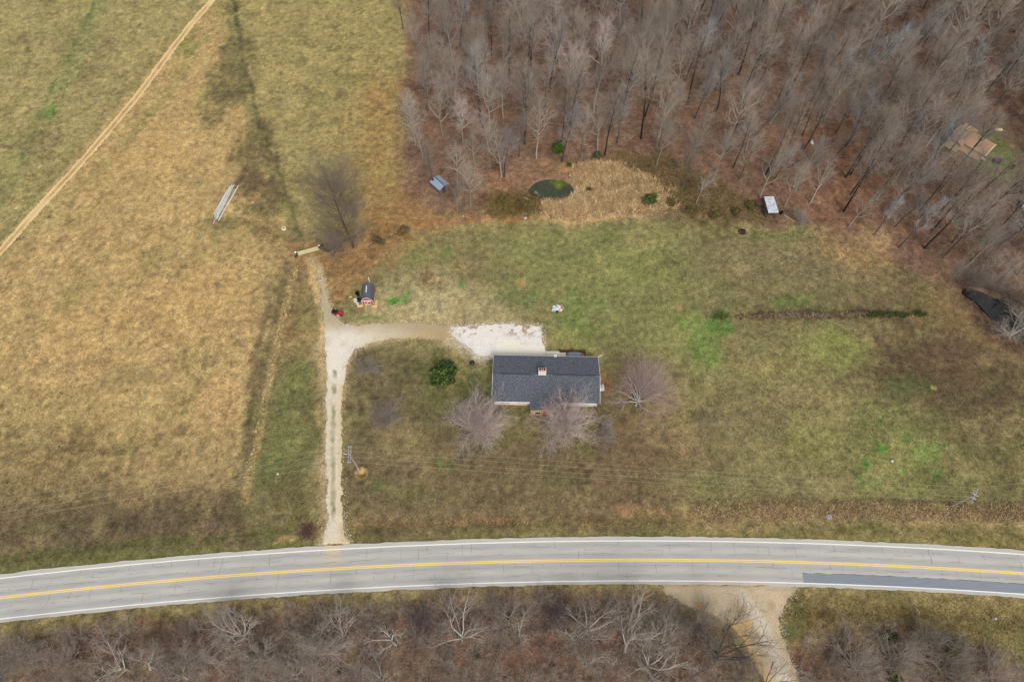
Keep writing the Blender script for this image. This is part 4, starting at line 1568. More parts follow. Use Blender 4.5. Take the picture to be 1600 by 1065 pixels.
south_tree('bare_tree', 1011, 1044, 1.4, .22, 6.4, WHT, (.05, .2), 'pale wide tree on the lower edge with spokelike limbs', 9, 514)
south_tree('bare_tree', 1116, 1032, 1.5, .34, 8.0, (S(54, 50, 44), S(74, 68, 60), S(92, 84, 74), S(108, 96, 86)), (.35, .3), 'dark trunked tree with long limbs reaching over the gravel side road', 10, 515)
south_tree('bare_tree', 1089, 985, 1.6, .2, 5.4, DARK, (.1, .35), 'dark twiggy tree beside the mouth of the gravel side road', 9, 516, sp_open)
south_tree('bare_tree', 1190, 1068, 1.6, .2, 5.0, DARK, (.2, .15), 'dark twiggy tree on the lower edge at the gravel side road', 7, 517)
south_tree('bare_tree', 915, 1040, 1.8, .18, 4.0, PALE, (-.05, .3), 'small pale tree on the lower edge below the tallest roadside tree', 5, 518)
south_tree('bare_tree', 896, 1000, 2.2, .16, 3.8, PALE, (-.3, .4), 'thin pale tree hugging the left of the tallest roadside tree', 4, 519)
south_tree('bare_tree', 1328, 1040, 1.6, .2, 5.4, GREY, (.05, .2), 'broad grey twiggy tree on the bank right of the gravel side road', 12, 520, sp_open)
south_tree('bare_tree', 1385, 1035, 1.6, .2, 5.0, GREY, (.1, .2), 'grey twiggy tree between the two green bushes on the bank', 12, 521, sp_open)
south_tree('bare_tree', 1441, 1004, 1.5, .18, 3.8, DARK, (.1, .3), 'dark small tree on the bank left of the right green bush', 9, 522, sp_open)
south_tree('bare_tree', 1470, 1050, 1.5, .18, 4.4, GREY, (.1, .2), 'grey tree on the lower edge below the right green bush', 10, 523, sp_open)
south_tree('bare_tree', 1545, 1058, 1.5, .18, 4.0, BRPAL, (.1, .2), 'brown twiggy tree in the lower right corner', 10, 524, sp_open)
south_tree('bare_tree', 321, 1036, 1.5, .18, 4.4, GREY, (-.1, .3), 'grey bushy tree between the slender tree and the vase shaped tree', 12, 525, sp_open)
south_tree('bare_tree', 40, 1024, 1.5, .18, 3.8, GREY, (-.2, .2), 'grey bushy tree in the lower left corner', 11, 526, sp_open)
south_tree('bare_tree', 120, 1035, 1.5, .18, 4.0, BRPAL, (-.2, .3), 'brown bushy tree right of the grey corner tree', 11, 527, sp_open)
south_tree('bare_tree', 411, 1030, 1.5, .2, 4.4, PALE, (-.1, .3), 'pale bushy tree below the vase shaped tree', 9, 528, sp_open)
south_tree('bare_tree', 499, 1024, 1.5, .2, 4.6, GREY, (-.1, .2), 'grey bushy tree below the grey fan shaped tree', 11, 529, sp_open)
south_tree('bare_tree', 464, 1056, 1.2, .18, 4.2, PALE, (-.05, .2), 'fluffy pale tree on the lower edge left of centre', 12, 530, sp_open)
south_tree('bare_tree', 660, 985, 1.2, .16, 3.6, (S(84, 74, 74), S(104, 92, 92), S(100, 86, 88), S(104, 88, 90)), (0, .3), 'purplish twiggy tree left of the pale forked tree', 10, 531, sp_open)
south_tree('bare_tree', 870, 975, 1.2, .15, 3.0, (S(84, 74, 74), S(104, 92, 92), S(100, 86, 88), S(104, 88, 90)), (0, .3), 'purplish low tree left of the tallest roadside tree', 8, 532, sp_open)

# yard trees and the big tree by the gate
south_tree('bare_tree', 1578, 528, 1.6, .2, 5.0, WHT, (-.25, .3), 'pale branching tree leaning over the lower end of the dark creek', 7, 540)['group'] = 'trees by the dark creek'
south_tree('bare_tree', 1600, 500, 1.6, .2, 4.6, WHT, (-.3, .3), 'pale crooked tree on the far bank of the dark creek', 6, 541)['group'] = 'trees by the dark creek'


def yard(px, py, H, tr, spread, pal, lean, label, seed, nlimb, spec=sp_open, t0=0.3, cat='tree', name='yard_tree'):
    sp = spec(spread, t0, nlimb)
    me = tree_meshes(name, seed, sp, H, tr, pal, lean)
    me[1].materials.append(M_TWIG_YARD)
    return tree_thing(name, me, label, cat, at(px, py), 0, 'trees in the yard')


yard(748, 676, 2.6, .30, 6.2, PINK, (-.02, .1), 'broad pinkish grey tree off the left front corner of the house', 601, 34, t0=.35)
yard(881, 674, 2.6, .26, 6.5, PINK, (.0, .15), 'pinkish grey tree whose twigs overhang the front porch roof', 602, 32, t0=.3)
yard(993, 634, 3.0, .24, 7.0, (S(148, 142, 134), S(198, 192, 182), S(190, 178, 168), S(182, 154, 146)), (.12, .3), 'pale limbed tree with reddish twig ends right of the house', 603, 24, t0=.3)
yard(604, 656, 1.0, .10, 3.1, GREY, (0, 0), 'small grey bare tree in the yard right of the drive', 604, 22, t0=.2)
yard(577, 579, 0.9, .09, 2.6, GREY, (0, 0), 'smallest grey bare tree near the bend of the drive', 605, 18, t0=.2)
yard(942, 683, 1.0, .10, 3.0, GREY, (.1, 0), 'thin grey bare tree in front of the right end of the house', 606, 18, t0=.2)
yard(1245, 345, 0.9, .09, 2.4, GREY, (.3, 0), 'low grey brush by the fallen log beside the lean-to', 607, 11, t0=.2)

big = dict(levels=5, nseg=(8, 6, 4, 3, 2), wob=(0.05, 0.11, 0.16, 0.2, 0.25), trop=(0.03, 0.09, 0.05, 0.04, 0.02), taper=(0.25, 0.25, 0.3, 0.4, 0.5),
           nch=(40, 9, 8, 4), top=0.7, t0=(0.12, 0.2, 0.15, 0.1), ang=(0.85, 0.55, 0.6, 0.65), len=(6.4, 0.52, 0.5, 0.55), rad=(0.3, 0.085, 0.042, 0.024, 0.015),
           shape=lambda t: 0.6 + 0.55 * math.sin(2.6 * t))
BIGPAL = (S(92, 84, 74), S(116, 106, 92), S(138, 126, 110), S(150, 136, 120))
bt = tree_meshes('big_tree', 620, big, 17.0, .32, BIGPAL, (-.05, 0))
tree_thing('big_tree', bt, 'largest lone bare tree standing in the field by the gate', 'tree', at(552, 386))
yard(530, 392, 2.2, .12, 3.4, BIGPAL, (-.2, -.1), 'low twiggy tree at the left foot of the largest lone tree', 621, 20, t0=.15)

# ------------------------------------------------------------------ evergreens and shrubs
M_LEAF = mat('evergreen_leaves', (1, 1, 1), 0.7, 3.0, 0.35, attr='tint', rand=0.12, spec=0.15)


def leaf_cloud(n, rx, ry, rz_, pal, rg, size=0.16, lump=0.5, zc=None):
    """many leaf faces spread through an uneven crown"""
    zc = rz_ if zc is None else zc
    u = rg.normal(size=(n, 3))
    u /= np.linalg.norm(u, axis=1)[:, None]
    lob = 1 + lump * fbm(u[:, 0] * 2 + 5, u[:, 1] * 2 + u[:, 2] * 1.7, 0.8, int(rg.randint(1000)), 3)
    r = np.power(rg.uniform(0, 1, n), 0.42) * lob
    P = u * r[:, None] * np.array([rx, ry, rz_]) + np.array([0, 0, zc])
    P[:, 2] = np.maximum(P[:, 2], 0.05)
    a = rg.normal(size=(n, 3))
    a /= np.linalg.norm(a, axis=1)[:, None]
    b = np.cross(a, rg.normal(size=(n, 3)))
    b /= np.linalg.norm(b, axis=1)[:, None]
    s = (size * rg.uniform(0.6, 1.4, n))[:, None]
    V = np.stack([P - a * s, P + b * s * 0.5, P + a * s, P - b * s * 0.5], 1).reshape(-1, 3)
    pal = np.array([S(*c, k=0.85) for c in pal])
    c = pal[rg.randint(0, len(pal), n)] * rg.uniform(0.75, 1.3, n)[:, None]
    return V, np.arange(n * 4).reshape(-1, 4), np.repeat(c, 4, 0)


def leafy(name, label, cat, px, py, rx, ry, h, pal, n, group=None, size=0.16, seed=1):
    rg = np.random.RandomState(seed)
    t = thing(name, label, cat, at(px, py), rnd.uniform(0, 6.28), group)
    V, q, c = leaf_cloud(n, rx, ry, h / 2, pal, rg, size)
    me = raw_mesh(name + '_foliage', V, quads=q)
    set_color(me, 'tint', c)
    obj('foliage', me, M_LEAF, t)
    sp = sp_shrub(max(rx, h * 0.6), 8)
    T = tree_segs(seed, sp, 0.25, 0.05)
    obj('stems', one_mesh(name + '_stems', [([s for s in T if s[4] <= 2], 4, S(84, 68, 54))]), M_BARK, t)
    return t


EVG = [(58, 78, 34), (70, 92, 40), (48, 66, 30), (86, 106, 50), (40, 56, 28)]
OLV = [(86, 84, 44), (72, 76, 38), (100, 92, 52), (62, 64, 34)]
leafy('evergreen_shrub', 'dense dark green shrub on the lawn left of the house', 'shrub', 694, 588, 2.5, 2.4, 3.2, EVG, 5200, size=0.3, seed=1)
leafy('evergreen_shrub', 'bright green shrub above the pond at the foot of a dark trunk', 'shrub', 872, 236, 1.5, 1.4, 1.9, [(60, 84, 28), (48, 70, 24), (76, 98, 36)], 2600, 'shrubs about the pond', seed=2)
leafy('evergreen_shrub', 'tiny dark green shrub on the upper right bank of the pond', 'shrub', 889, 259, 0.6, 0.6, 0.8, EVG, 800, 'shrubs about the pond', .1, seed=3)
leafy('evergreen_shrub', 'grey green shrub at the top of the reed meadow', 'shrub', 932, 246, 1.2, 1.1, 1.4, [(78, 80, 52), (66, 66, 44), (90, 88, 60)], 1600, 'shrubs about the pond', seed=4)
leafy('evergreen_shrub', 'green bush at the right end of the reed meadow', 'shrub', 1014, 315, 1.8, 1.4, 1.6, [(70, 86, 40), (60, 74, 36), (90, 96, 54)], 2600, 'shrubs about the pond', seed=5)
leafy('evergreen_shrub', 'dark little bush among the reeds right of the pond', 'shrub', 920, 298, 0.7, 0.6, 0.9, [(56, 50, 32), (70, 62, 40)], 700, 'shrubs about the pond', .1, seed=6)
for i, (px, py, r, lab) in enumerate(((1048, 318, 1.3, 'olive bush in the marsh just right of the green bush'), (1080, 330, 1.4, 'low olive bush beneath the small pale marsh tree'), (1115, 338, 1.3, 'olive bush right of the small pale marsh tree'),
                                      (1150, 332, 1.4, 'dark olive bush left of the white roofed lean-to'), (1172, 322, 1.3, 'olive bush touching the left of the white roofed lean-to'), (815, 322, 1.5, 'olive bramble mound below the left end of the pond'),
                                      (785, 315, 1.4, 'olive bramble mound farthest left of the pond'))):
    leafy('bramble', lab, 'shrub', px, py, r, r * .8, r * 0.9, OLV + [(110, 80, 50)], 1500, 'olive bushes in the marsh', .14, seed=20 + i)
leafy('evergreen_shrub', 'small dark evergreen at the right end of the cattle gate', 'shrub', 510, 389, 1.0, 0.9, 1.5, [(48, 52, 34), (60, 60, 40), (40, 42, 30)], 1500, seed=7)
leafy('bramble', 'greenish brown bush on the leaf strewn line right of the big tree', 'shrub', 592, 378, 1.6, 0.8, 1.0, [(86, 82, 50), (100, 86, 56), (70, 64, 42)], 1300, seed=8)
leafy('bramble', 'brown bush at the right end of the leaf strewn line', 'shrub', 630, 362, 0.9, 1.3, 1.2, [(96, 80, 54), (84, 68, 46), (110, 90, 60)], 1000, seed=9)
leafy('evergreen_shrub', 'dark green bush on the bank left of the grey twiggy tree', 'shrub', 1390, 996, 1.2, 1.0, 1.5, [(52, 58, 28), (64, 68, 34), (80, 76, 40)], 1500, 'green bushes on the south bank', seed=10)
leafy('evergreen_shrub', 'olive green bush on the bank, rightmost of them', 'shrub', 1481, 1008, 1.2, 1.3, 1.8, [(68, 74, 30), (84, 86, 40), (54, 58, 26)], 1700, 'green bushes on the south bank', seed=11)
leafy('evergreen_shrub', 'green bush cut by the lower edge right of the side road', 'shrub', 1398, 1062, 1.3, 0.9, 1.3, [(64, 72, 32), (80, 84, 40)], 1300, 'green bushes on the south bank', seed=12)
leafy('evergreen_shrub', 'tiny green shrub in the reddish thicket at centre bottom', 'shrub', 748, 1027, 0.6, 0.5, 0.8, [(62, 62, 28), (48, 48, 24)], 700, seed=13, size=.1)
leafy('evergreen_shrub', 'tiny green shrub in the thicket left of centre bottom', 'shrub', 534, 1048, 0.5, 0.5, 0.8, [(66, 68, 32), (52, 54, 28)], 600, seed=14, size=.1)
leafy('bramble', 'dark red twiggy bush beside the mouth of the driveway', 'shrub', 480, 832, 1.7, 1.5, 1.0, [(112, 80, 68), (98, 72, 62), (128, 96, 80)], 900, seed=15, size=.1)
ROW = [(1128, 497, .95, 'g'), (1160, 497, .6, 'b'), (1176, 496, .7, 'b'), (1194, 495, .8, 'b'), (1206, 495, 1.0, 'b'), (1226, 495, 1.0, 'b'), (1240, 494, 1.0, 'b'), (1256, 494, 1.1, 'b'), (1272, 494, 1.1, 'b'), (1290, 494, .8, 'b'),
       (1308, 494, .8, 'b'), (1326, 494, .9, 'b'), (1344, 493, .9, 'b'), (1360, 493, .9, 'g'), (1376, 492, .9, 'g'), (1392, 492, .9, 'g'), (1408, 492, .7, 'g'), (1437, 491, .9, 'g')]
RL = {0: 'round green bush at the left end of the shrub row across the lawn', 17: 'dark green bush alone at the right end of the shrub row'}
nb = 0
for i, (px, py, r, k) in enumerate(ROW):
    lab = RL.get(i, 'grey brown bush in the left and middle of the shrub row' if k == 'b' else 'dark green bush toward the right of the shrub row')
    pal = [(136, 122, 98), (122, 110, 88), (150, 134, 106), (106, 96, 78)] if k == 'b' else ([(66, 80, 36), (54, 66, 32), (80, 92, 44)] if i else [(84, 104, 46), (70, 92, 40), (98, 116, 54)])
    r *= rnd.uniform(0.95, 1.35)
    t = leafy('row_shrub', lab, 'shrub', px + rnd.uniform(-3, 3), py + rnd.uniform(-1, 1), r * 1.75, r * .6, r * 0.9, pal, 900, 'grey brown row shrubs' if (k == 'b') else ('green row shrubs' if i not in RL else None), .11, seed=40 + i)
    t.rotation_euler = (0, 0, 0)

# straw clump at the foot of the utility pole
def straw_clump():
    rg = nprs
    n = 900
    az = rg.uniform(0, 6.28, n)
    r0 = rg.uniform(0, 0.25, n)
    r1 = rg.uniform(0.7, 1.45, n)
    h = rg.uniform(0.35, 1.25, n)
    w = 0.06
    x0, y0 = np.cos(az) * r0, np.sin(az) * r0
    x1, y1 = np.cos(az) * r1, np.sin(az) * r1
    px, py = -np.sin(az) * w, np.cos(az) * w
    V = np.empty((n, 3, 3))
    V[:, 0] = np.stack([x0 - px, y0 - py, 0 * h], 1)
    V[:, 1] = np.stack([x0 + px, y0 + py, 0 * h], 1)
    V[:, 2] = np.stack([x1, y1, h], 1)
    me = raw_mesh('straw', V.reshape(-1, 3), tris=np.arange(n * 3).reshape(-1, 3))
    pal = np.array([S(212, 178, 116), S(190, 152, 94), S(224, 196, 140)])
    set_color(me, 'tint', np.repeat(pal[rg.randint(0, 3, n)], 3, 0))
    o = obj('ornamental_grass', me, M_BLADE, None, at(566, 741))
    tag(o, 'straw coloured clump of ornamental grass at the utility pole foot', 'plant')


straw_clump()

# ------------------------------------------------------------------ house
M_SHINGLE = mat('grey_shingles', S(78, 82, 92), 0.92, 4.5, 0.28, col2=S(100, 103, 109), detail=6, spec=0.1)
M_RIDGE = mat('ridge_vent', S(66, 69, 77), 0.9, 8.0, 0.15)
M_WSIDE = mat('white_siding', S(228, 222, 214), 0.7, 3.0, 0.06)
M_TRIM = mat('white_trim', S(236, 232, 226), 0.6, 3.0, 0.06)
M_TAN = mat('tan_siding', S(196, 164, 120), 0.8, 4.0, 0.14, stretch=(1, 1, 6))
M_BRICK = mat('brick', S(128, 78, 62), 0.9, 6.0, 0.25)
M_CONC = mat('concrete', S(224, 218, 202), 0.9, 2.0, 0.08, coord='World')
M_BLACK = mat('black_metal', S(34, 32, 32), 0.6, 4.0, 0.2)
M_WOODD = mat('dark_timber', S(84, 60, 46), 0.9, 5.0, 0.3)
M_GREYTARP = mat('grey_tarp', S(128, 140, 146), 0.6, 3.0, 0.2)
M_GLASS = mat('window_glass', S(46, 52, 58), 0.15, 1.0, 0.1, spec=0.5)
M_STEEL = mat('galvanised_steel', S(176, 178, 178), 0.5, 3.0, 0.12, metal=0.3)
M_WHITE = mat('white_plastic', S(236, 234, 230), 0.5, 3.0, 0.05)
M_DOOR = mat('door_paint', S(150, 60, 48), 0.6, 3.0, 0.1)

HC = (6.42, 55.25)
HR = math.radians(-1.2)
house = thing('house', 'long ranch house with dark grey shingle roof and white brick-topped chimney', 'house', (HC[0], HC[1], 0), HR)
HL, HD, EV, RG = 10.05, 4.85, 2.75, 4.6       # half length, half depth to the eave, eave and ridge height
slope = (RG - EV) / HD
b = MB()
b.box((0, 0, EV / 2 - 0.1), (2 * HL - 0.7, 2 * HD - 1.1, EV + 0.2))
b.prism([(-HD + 0.55, EV), (HD - 0.55, EV), (0, RG - 0.28)], 'x', -HL + 0.35, HL - 0.35)
b.build('wall', M_WSIDE, house)
roof = None
# main roof: two slopes with thickness
b = MB()
b.slab([(-HL, -HD, EV), (HL, -HD, EV), (HL, 0, RG), (-HL, 0, RG)], 0.16)
roof = b.build('roof', M_SHINGLE, house)
tag(roof, 'dark grey south roof slope')
b = MB()
b.slab([(-HL, 0.0, RG), (HL, 0.0, RG), (HL, HD, EV), (-HL, HD, EV)], 0.16)
roof2 = b.build('roof', M_SHINGLE, house)
# shingle courses: thin stepped laps on both slopes, joined
def courses(sgn, x0=-HL, x1=HL):
    b = MB()
    n = 24
    for i in range(n):
        f0 = i / n
        f1 = min(1.0, (i + 1.05) / n)
        y0, z0 = sgn * HD * (1 - f0), EV + (RG - EV) * f0
        y1, z1 = sgn * HD * (1 - f1), EV + (RG - EV) * f1
        x = x0
        while x < x1 - 0.01:
            w = min(rnd.uniform(1.2, 2.6), x1 - x)
            t = 0.018 + rnd.uniform(0, 0.014)
            V = [(x, y0, z0 + t + 0.01), (x + w - 0.02, y0, z0 + t + 0.01), (x + w - 0.02, y1, z1 + 0.006), (x, y1, z1 + 0.006)]
            if sgn > 0:
                V = V[::-1]
            b.slab(V, 0.02)
            x += w
    return b


o = courses(-1).build('shingle_courses', M_SHINGLE, roof)
tag(o, kind='stuff')
o = courses(1).build('shingle_courses', M_SHINGLE, roof2)
tag(o, kind='stuff')
for xa, xb in ((-8.6, -2.9), (1.2, 9.1)):
    b = MB()
    b.prism([(-0.17, RG - 0.005), (0, RG + 0.12), (0.17, RG - 0.005)], 'x', xa, xb)
    b.build('ridge_vent', M_RIDGE, house)
b = MB()
b.prism([(-0.13, RG - 0.0), (0, RG + 0.055), (0.13, RG - 0.0)], 'x', -HL, -8.6)
b.prism([(-0.13, RG - 0.0), (0, RG + 0.055), (0.13, RG - 0.0)], 'x', -2.9, 1.2)
b.prism([(-0.13, RG - 0.0), (0, RG + 0.055), (0.13, RG - 0.0)], 'x', 9.1, HL)
b.build('ridge_cap', M_SHINGLE, house)
# gutters
for xa, xb in ((-9.35, -2.95), (3.0, 9.3)):
    b = MB()
    b.box(((xa + xb) / 2, -HD - 0.085, EV - 0.10), (xb - xa, 0.15, 0.15))
    b.build('gutter', M_TRIM, house)
b = MB()
b.box((0, HD + 0.05, EV - 0.10), (2 * HL - 0.2, 0.09, 0.14))
b.build('fascia', M_TRIM, house)
for sx in (-1, 1):
    b = MB()
    for sy in (-1, 1):
        b.slab([(sx * HL - 0.0, sy * HD, EV - 0.02), (sx * (HL + 0.06), sy * HD, EV - 0.02), (sx * (HL + 0.06), 0, RG - 0.02), (sx * HL, 0, RG - 0.02)], 0.17)
    b.build('bargeboard', M_TRIM, house)
# front gable porch
PX0, PX1, PYF = -2.85, 2.9, -6.35
pc = (PX0 + PX1) / 2
ph = 0.62
pw = (PX1 - PX0) / 2
pyb = -HD + (EV + ph - EV) / slope
b = MB()
b.slab([(PX0 - 0.12, PYF - 0.12, EV + 0.03), (pc, PYF - 0.12, EV + ph), (pc, pyb, EV + ph), (PX0 - 0.12, -HD, EV + 0.03)], 0.14)
b.slab([(pc, PYF - 0.12, EV + ph), (PX1 + 0.12, PYF - 0.12, EV + 0.03), (PX1 + 0.12, -HD, EV + 0.03), (pc, pyb, EV + ph)], 0.14)
b.build('porch_roof', M_SHINGLE, house)
b = MB()
b.prism([(PX0, 0.0), (PX1, 0.0), (PX1, EV - 0.10), (pc, EV + ph - 0.16), (PX0, EV - 0.10)], 'y', PYF, PYF + 0.14)
b.build('entry_wall', M_TAN, house)
for x in (PX0 + 0.07, PX1 - 0.07):
    MB().box((x, (PYF - HD) / 2 + 0.25, EV / 2 - 0.1), (0.14, 1.75, EV - 0.2)).build('entry_side_wall', M_TAN, house)
for xc in (-1.5, 1.55):
    fr = MB().box((xc, PYF - 0.03, 1.35), (1.2, 0.07, 1.0)).build('window', M_TRIM, house)
    MB().box((xc, PYF - 0.075, 1.35), (1.04, 0.03, 0.84)).build('pane', M_GLASS, fr)
for x in (PX0 + 0.75, PX1 - 0.75):
    b = MB()
    b.tube((x, PYF - 0.05, EV - 0.22), (x, PYF + 0.02, EV - 0.22), 0.12, n=12)
    b.build('gable_lamp', M_BLACK, house)
# windows and door on the south face
ys = -HD + 0.55
for xc, w in ((-7.6, 1.8), (-4.6, 1.5), (4.6, 1.6), (7.5, 1.6)):
    fr = MB().box((xc, ys - 0.03, 1.5), (w, 0.08, 1.25)).build('window', M_TRIM, house)
    for s in (-1, 1):
        MB().box((xc + s * w / 4, ys - 0.08, 1.5), (w / 2 - 0.1, 0.03, 1.1)).build('pane', M_GLASS, fr)
dr = MB().box((0.05, PYF - 0.04, 1.05), (0.95, 0.08, 2.05)).build('door', M_DOOR, house)
MB().tube((0.4, PYF - 0.12, 1.0), (0.4, PYF - 0.06, 1.0), 0.04).build('handle', M_BLACK, dr)
# north face doors and windows
yn = HD - 0.55
gd = MB().box((-6.2, yn + 0.04, 1.1), (4.8, 0.08, 2.15)).build('garage_door', M_WHITE, house)
for k in range(4):
    MB().box((-6.2, yn + 0.09, 0.35 + k * 0.52), (4.7, 0.03, 0.46)).build('panel', M_WHITE, gd)
for xc, w in ((2.2, 1.4), (7.4, 1.4)):
    fr = MB().box((xc, yn + 0.03, 1.5), (w, 0.08, 1.1)).build('window', M_TRIM, house)
    MB().box((xc, yn + 0.08, 1.5), (w - 0.16, 0.03, 0.95)).build('pane', M_GLASS, fr)
# chimney
ch = thing('c', None, None)
bpy.data.objects.remove(ch)
cx, cy = -0.78, 0.32
chim = MB().box((cx, cy, 4.85), (1.45, 0.95, 1.9)).build('chimney', mat('white_painted_brick', S(232, 224, 214), 0.85, 5.0, 0.08), house)
MB().box((cx, cy + 0.05, 5.835), (1.4, 0.85, 0.07)).build('cap', mat('cap_mortar', S(196, 160, 142), 0.9, 6, .2), chim)
for dx in (-0.4, 0.4):
    b = MB()
    b.lathe([(0.17, 0), (0.17, 0.28), (0.12, 0.28), (0.12, 0.05)], (cx + dx, cy + 0.1, 5.87), 12)
    b.build('flue', M_BLACK, chim)
MB().box((cx, cy + 0.15, 5.97), (0.3, 0.3, 0.2)).build('flue_brick', M_BRICK, chim)
b = MB().tube((5.2, 3.0, 3.3), (5.2, 3.0, 3.85), 0.06, n=10)
b.build('vent_pipe', M_BLACK, house)
b = MB()
b.tube((9.35, -HD - 0.05, EV - 0.15), (9.35, -HD + 0.4, EV - 0.55), 0.05)
b.tube((9.35, -HD + 0.4, EV - 0.55), (9.35, -HD + 0.42, 0.1), 0.05)
b.tube((9.35, -HD + 0.42, 0.12), (10.2, -HD - 0.9, 0.06), 0.08)
b.build('downspout', M_WOODD, house)
b = MB()
b.tube((HL - 0.2, HD - 0.1, EV - 0.1), (HL + 0.95, HD + 0.85, 1.9), 0.07, n=6)
b.build('downspout', M_TRIM, house)


def on_house(x, y, z=0):
    return (HC[0] + x * math.cos(HR) - y * math.sin(HR), HC[1] + x * math.sin(HR) + y * math.cos(HR), z)


# satellite dish on the north eave
t = thing('satellite_dish', 'pale oval satellite dish on the back edge of the house roof', 'dish', on_house(1.85, 4.55, 2.9), HR)
b = MB()
for k in range(4):
    pass
b.lathe([(0.02, 0.0), (0.22, 0.03), (0.38, 0.12), (0.40, 0.13), (0.22, 0.06), (0.02, 0.03)], (0, 0, 0), 18, 0.8, 1.05)
d = b.build('dish', M_WHITE, t, (0, -0.1, 0.5))
d.rotation_euler = (math.radians(-25), 0, 0)
MB().tube((0, 0, -0.05), (0, -0.08, 0.52), 0.03).build('mast', M_STEEL, t)
MB().tube((0, -0.05, 0.52), (0, 0.25, 0.98), 0.02).build('arm', M_STEEL, t)

# slabs by the back door
for nm, pts, z in (('concrete_slab', [(777, 531), (812, 531), (812, 558), (777, 558)], 0.13), ('concrete_slab', [(812.2, 539), (851, 540), (853, 558), (812.2, 558)], 0.127), ('walkway', [(853.3, 549), (884, 549), (884, 558), (853.3, 558)], 0.12)):
    w = GL(pts)
    b = MB()
    b.prism([tuple(p) for p in w], 'z', -0.1, z)
    tag(b.build(nm, M_CONC), kind='structure')

# sunken timber-edged bay behind the house with a grey cover
p = on_house(5.35, 6.75)
t = thing('timber_bay', 'dark timber edged bay behind the right half of the house', 'timber wall', (p[0], p[1], 0), HR)
MB().box((0, 0.52, 0.3), (5.1, 0.16, 0.75)).build('plank', M_WOODD, t)
MB().box((0, 0.36, 0.12), (5.0, 0.14, 0.36)).build('plank', M_WOODD, t)
MB().box((2.55, 0.0, 0.25), (0.16, 0.86, 0.62)).build('plank', M_WOODD, t)
for x in (-2.5, 0.05, 2.5):
    MB().box((x, 0.66, 0.42), (0.13, 0.11, 1.0)).build('post', M_BLACK, t)
o = MB().lathe([(1.55, 0), (1.6, 0.25), (1.45, 0.38), (0.8, 0.44), (0.1, 0.45)], (0, 0, 0), 24, 1.0, 0.3).build('covered_tub', M_GREYTARP, None, (p[0] + 0.45, p[1] - 0.12, 0.05))
tag(o, 'long oval grey covered tub inside the timber edged bay', 'tub')
# air conditioner at the east wall
p = on_house(HL + 0.75, -0.55)
t = thing('air_conditioner', 'white air conditioner box beside the right end wall of the house', 'air conditioner', (p[0], p[1], 0), 0.2)
MB().box((0, 0, 0.42), (0.8, 0.8, 0.8)).build('casing', M_WHITE, t)
MB().lathe([(0.3, 0), (0.3, 0.03), (0.05, 0.05)], (0, 0, 0.82), 16).build('fan_grille', M_STEEL, t)
MB().box((0, 0, 0.0), (1.0, 1.0, 0.08)).build('base', M_CONC, t)

# kettle fire pit
t = thing('fire_pit', 'small black round fire pit at the corner of the white gravel pad', 'fire pit', at(738, 568))
MB().lathe([(0.28, 0.05), (0.42, 0.2), (0.46, 0.42), (0.42, 0.42), (0.36, 0.22), (0.1, 0.14)], (0, 0, 0), 18).build('bowl', M_BLACK, t)
MB().torus((0, 0, 0.42), 0.45, 0.04).build('rim', M_BLACK, t)
MB().lathe([(0.2, 0), (0.14, 0.06)], (0, 0, 0.16), 9).build('ash', mat('rusty_ash', S(140, 84, 66), 0.95, 8, .3), t)

# ------------------------------------------------------------------ rubble heap
rg = random.Random(9)
hx, hy, hz = at(870, 482)
M_RUB = mat('pale_rubble', S(196, 198, 200), 0.85, 4.0, 0.18, rand=0.22)
M_RUBR = mat('reddish_rubble', S(168, 124, 98), 0.9, 4.0, 0.2, rand=0.2)
for i, (dx, dy, r, red, lab) in enumerate((
        (-.1, -.15, .62, 0, 'largest white slab at the centre of the rubble heap'), (.45, .35, .5, 0, 'pale block at the back of the rubble heap'), (.75, -.3, .4, 0, 'pale block on the right front of the rubble heap'),
        (-.75, -.15, .35, 0, 'grey block on the left of the rubble heap'), (-.95, -.5, .25, 0, 'small grey block at the left front of the rubble heap'), (-.5, .35, .4, 0, 'grey block at the back left of the rubble heap'),
        (.1, .6, .35, 0, 'small pale block at the very back of the rubble heap'), (1.15, .1, .42, 1, 'reddish block at the right end of the rubble heap'), (1.0, .55, .32, 1, 'small reddish block at the back right of the rubble heap'),
        (-.35, -.6, .28, 0, 'small white block at the front of the rubble heap'), (.3, -.55, .25, 1, 'small reddish block at the front of the rubble heap'))):
    o = MB().rock((0, 0, 0), r, rg, 0.75).build('rubble_block', M_RUBR if red else M_RUB, None, (hx + dx, hy + dy * 1.1, hz + 0.06 * r))
    o.rotation_euler = (rg.uniform(-.15, .15), rg.uniform(-.15, .15), rg.uniform(0, 6))
    tag(o, lab, 'rubble', 'blocks of the rubble heap on the lawn')
o = MB().tube((0, 0, 0), (0.12, -.1, .16), 0.32, .3, n=12).build('bucket', M_BLACK, None, (hx - .05, hy - .75, hz))
tag(o, 'dark bucket lying in front of the rubble heap', 'bucket')

